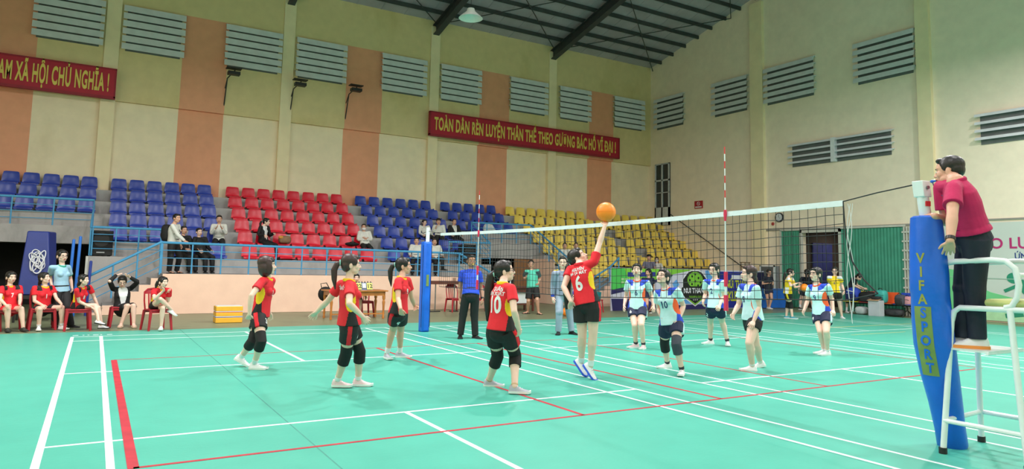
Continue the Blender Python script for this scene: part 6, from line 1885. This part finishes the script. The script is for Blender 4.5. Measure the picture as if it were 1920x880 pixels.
chair_under('s0', 'red chair under the reserve cut off at the left edge')
chair_under('s7', 'red chair under reserve number 7')
chair_under('s1', 'red chair under reserve number 1')
chair_under('s8', 'red stool under reserve number 8', back=False)
chair_under('suit', 'red stool under the woman in the black suit', back=False)
chair_under('cross', 'red chair under the cross legged reserve', face=20)
chair_under('scorer', 'red chair under the scorer at the wooden table')

GW = 'women warming up by the green doors'
person('yball', 'woman in yellow holding an orange ball by the doorway', ('tee', c_gold, c_white, 'yellow_team'), ('shorts', .5, c_black, c_gold, 'stripe'), 'longpony', head=82, toes=(80, 70), shoe=(s_teal, sole_w), pads='LR', group=GW)
J_ = {n: Vector(p) for n, p in zip(JN, POSE['yball'][0])}
bc = (J_['FL'] + J_['FR']) / 2 + face_dir(J_['FL'], 90) * -.03 + Vector((0, 0, -.11))
ball(tuple(bc), .125, 'orange ball held by the woman in yellow')
person('dark1', 'woman in navy number 1 seen from behind in the doorway', ('tee', c_dark), ('shorts', .5, c_dark), 'longpony', head=175, toes=(150, -150), shoe=(s_black, sole_w), sock=(s_white, .6), group=GW, number=[('1', .16, .55, 0, 'back', w_, .8)])
person('yellow', 'woman in yellow standing right of the doorway', ('tee', c_gold, c_white, 'yellow_team'), ('shorts', .5, c_black), 'tied', head=-5, toes=(25, -20), shoe=(s_white, sole_w), group=GW, number=[('6', .12, .58, 0, 'front', num_d, .8)])
person('bend', 'woman in navy bending over the bench of bags', ('tee', c_dark, c_purple), ('shorts', .5, c_navy, c_white, 'stripe'), 'tied', head=70, hpitch=-45, toes=(40, 20), shoe=(s_white, sole_w), sock=(s_white, .5), group=GW)
person('fargirl', 'woman in navy with folded arms before the glass cabinet', ('tee', c_dark), ('shorts', .5, c_navy, c_white, 'stripe'), 'tied', skin='mid', head=30, toes=(40, 30), shoe=(s_white, sole_w), group=GW)
person('behind6', 'woman in navy standing behind pale blue number 6', ('tee', c_navy), ('shorts', .5, c_navy), 'pony', skin='mid', head=-35, toes=(10, -10), shoe=(s_black, sole_w), group=GW)

GS = 'spectators on the stand'
FV = .0105
person('backpack', 'spectator with a black backpack leaning on the stand railing', ('long', c_ivory), TRO, 'short', 'mid', 'm', head=45, toes=(60, 40), shoe=(s_black, sole_d), voxel=FV, group=GS, sandal=True)
J_ = {n: Vector(p) for n, p in zip(JN, POSE['backpack'][0])}
fb = face_dir(J_['Nk'], 60); cb = J_['Nk'] * .55 + (J_['PL'] + J_['PR']) * .225 - fb * .2
t = thing('backpack', 'black backpack on the back of the leaning spectator', 'bag', tuple(cb - Vector((0, 0, .22))))
MB().sell(cb, (.12, .15, .24), (fb, fb.cross(Vector((0, 0, 1))), Vector((0, 0, 1))), .6).build('body', bgm, t)
MB().ell(cb - fb * .09 - Vector((0, 0, .06)), (.07, .11, .12), (fb, fb.cross(Vector((0, 0, 1))), Vector((0, 0, 1))), 14, 10).build('pocket', M('bag_charcoal', (40, 40, 44), .7), t)
sd_ = fb.cross(Vector((0, 0, 1)))
for s_ in (-1, 1):
    MB().tube([cb + sd_ * s_ * .1 + Vector((0, 0, .18)) + fb * .08, cb + sd_ * s_ * .11 + Vector((0, 0, .22)) + fb * .2, cb + sd_ * s_ * .12 + Vector((0, 0, .02)) + fb * .345, cb + sd_ * s_ * .14 + Vector((0, 0, -.16)) + fb * .15], .014, 6).build('shoulder_strap', black_st, t)
person('blk1', 'seated man in black left of the man holding white tissue', ('long', c_black), TRO, 'short', 'mid', 'm', head=30, toes=(10, 10), shoe=(s_black, sole_d), voxel=FV, group=GS)
person('blk2', 'seated man in black behind the railing, right of two', ('long', c_black), TRO, 'short', 'light', 'm', head=30, toes=(10, 10), shoe=(s_black, sole_d), voxel=FV, group=GS)
person('eat', 'man in a white shirt with both hands at his mouth', ('long', c_ivory), TRO, 'short', 'mid', 'm', head=0, hpitch=-8, toes=(10, -10), shoe=(s_black, sole_d), voxel=FV, group=GS)
person('bagwoman', 'woman in a black jacket seated among the red seats', ('jacket', c_black, c_white, 'open'), TRO, 'pony', head=70, toes=(40, 40), shoe=(s_black, sole_d), voxel=FV, group=GS)
person('masked', 'man in a white mask seated right end of red seats', ('long', c_ivory), TRO, 'short', 'mid', 'm', head=5, toes=(40, 30), shoe=(s_black, sole_d), voxel=FV, group=GS, mask=True)
person('post1', 'man in white shirt seated just left of the net post', ('long', c_ivory), TRO, 'short', 'mid', 'm', head=0, toes=(0, 0), shoe=(s_black, sole_d), voxel=FV, group=GS)
person('post2', 'man in white shirt with crossed leg right of the net post', ('long', c_ivory), TRO, 'short', 'mid', 'm', head=15, toes=(60, 0), shoe=(s_black, sole_d), voxel=FV, group=GS)
person('wwhite', 'woman in a white blouse above the net post', ('long', c_ivory), TRO, 'tied', head=25, toes=(20, 20), shoe=(s_black, sole_d), voxel=FV, group=GS)
person('capman', 'man in a black cap and white shirt, hand at chin', ('long', c_ivory), TRO, 'short', 'mid', 'm', head=5, toes=(10, 10), shoe=(s_black, sole_d), voxel=FV, group=GS, cap=True)
person('suitman', 'man in a dark suit seated right of the capped man', ('jacket', c_black, c_ivory, 'open'), TRO, 'short', 'mid', 'm', head=20, toes=(20, 20), shoe=(s_black, sole_d), voxel=FV, group=GS)
person('y1', 'left man in white shirt low on the yellow seats', ('long', c_ivory), TRO, 'short', 'mid', 'm', head=0, toes=(0, 0), shoe=(s_black, sole_d), voxel=FV, group=GS)
person('y2', 'right man in white shirt low on the yellow seats', ('long', c_ivory), TRO, 'short', 'mid', 'm', head=0, toes=(0, 0), shoe=(s_black, sole_d), voxel=FV, group=GS)
person('graycap', 'man in a dark cap and checked shirt above the banner', ('tee', c_check), TRO, 'short', 'mid', 'm', head=-10, toes=(0, 0), shoe=(s_black, sole_d), voxel=FV, group=GS, cap=True)
person('maskw', 'woman in a white mask above the banner', ('long', c_ivory), TRO, 'long', head=0, toes=(0, 0), shoe=(s_black, sole_d), voxel=FV, group=GS, mask=True)
person('scorer', 'scorer in white seated behind the wooden table', ('long', c_ivory), ('skirt', c_skirt), 'tied', head=10, toes=(0, 0), shoe=(s_black, sole_d), voxel=FV)

finish_solids()
finish_texts()
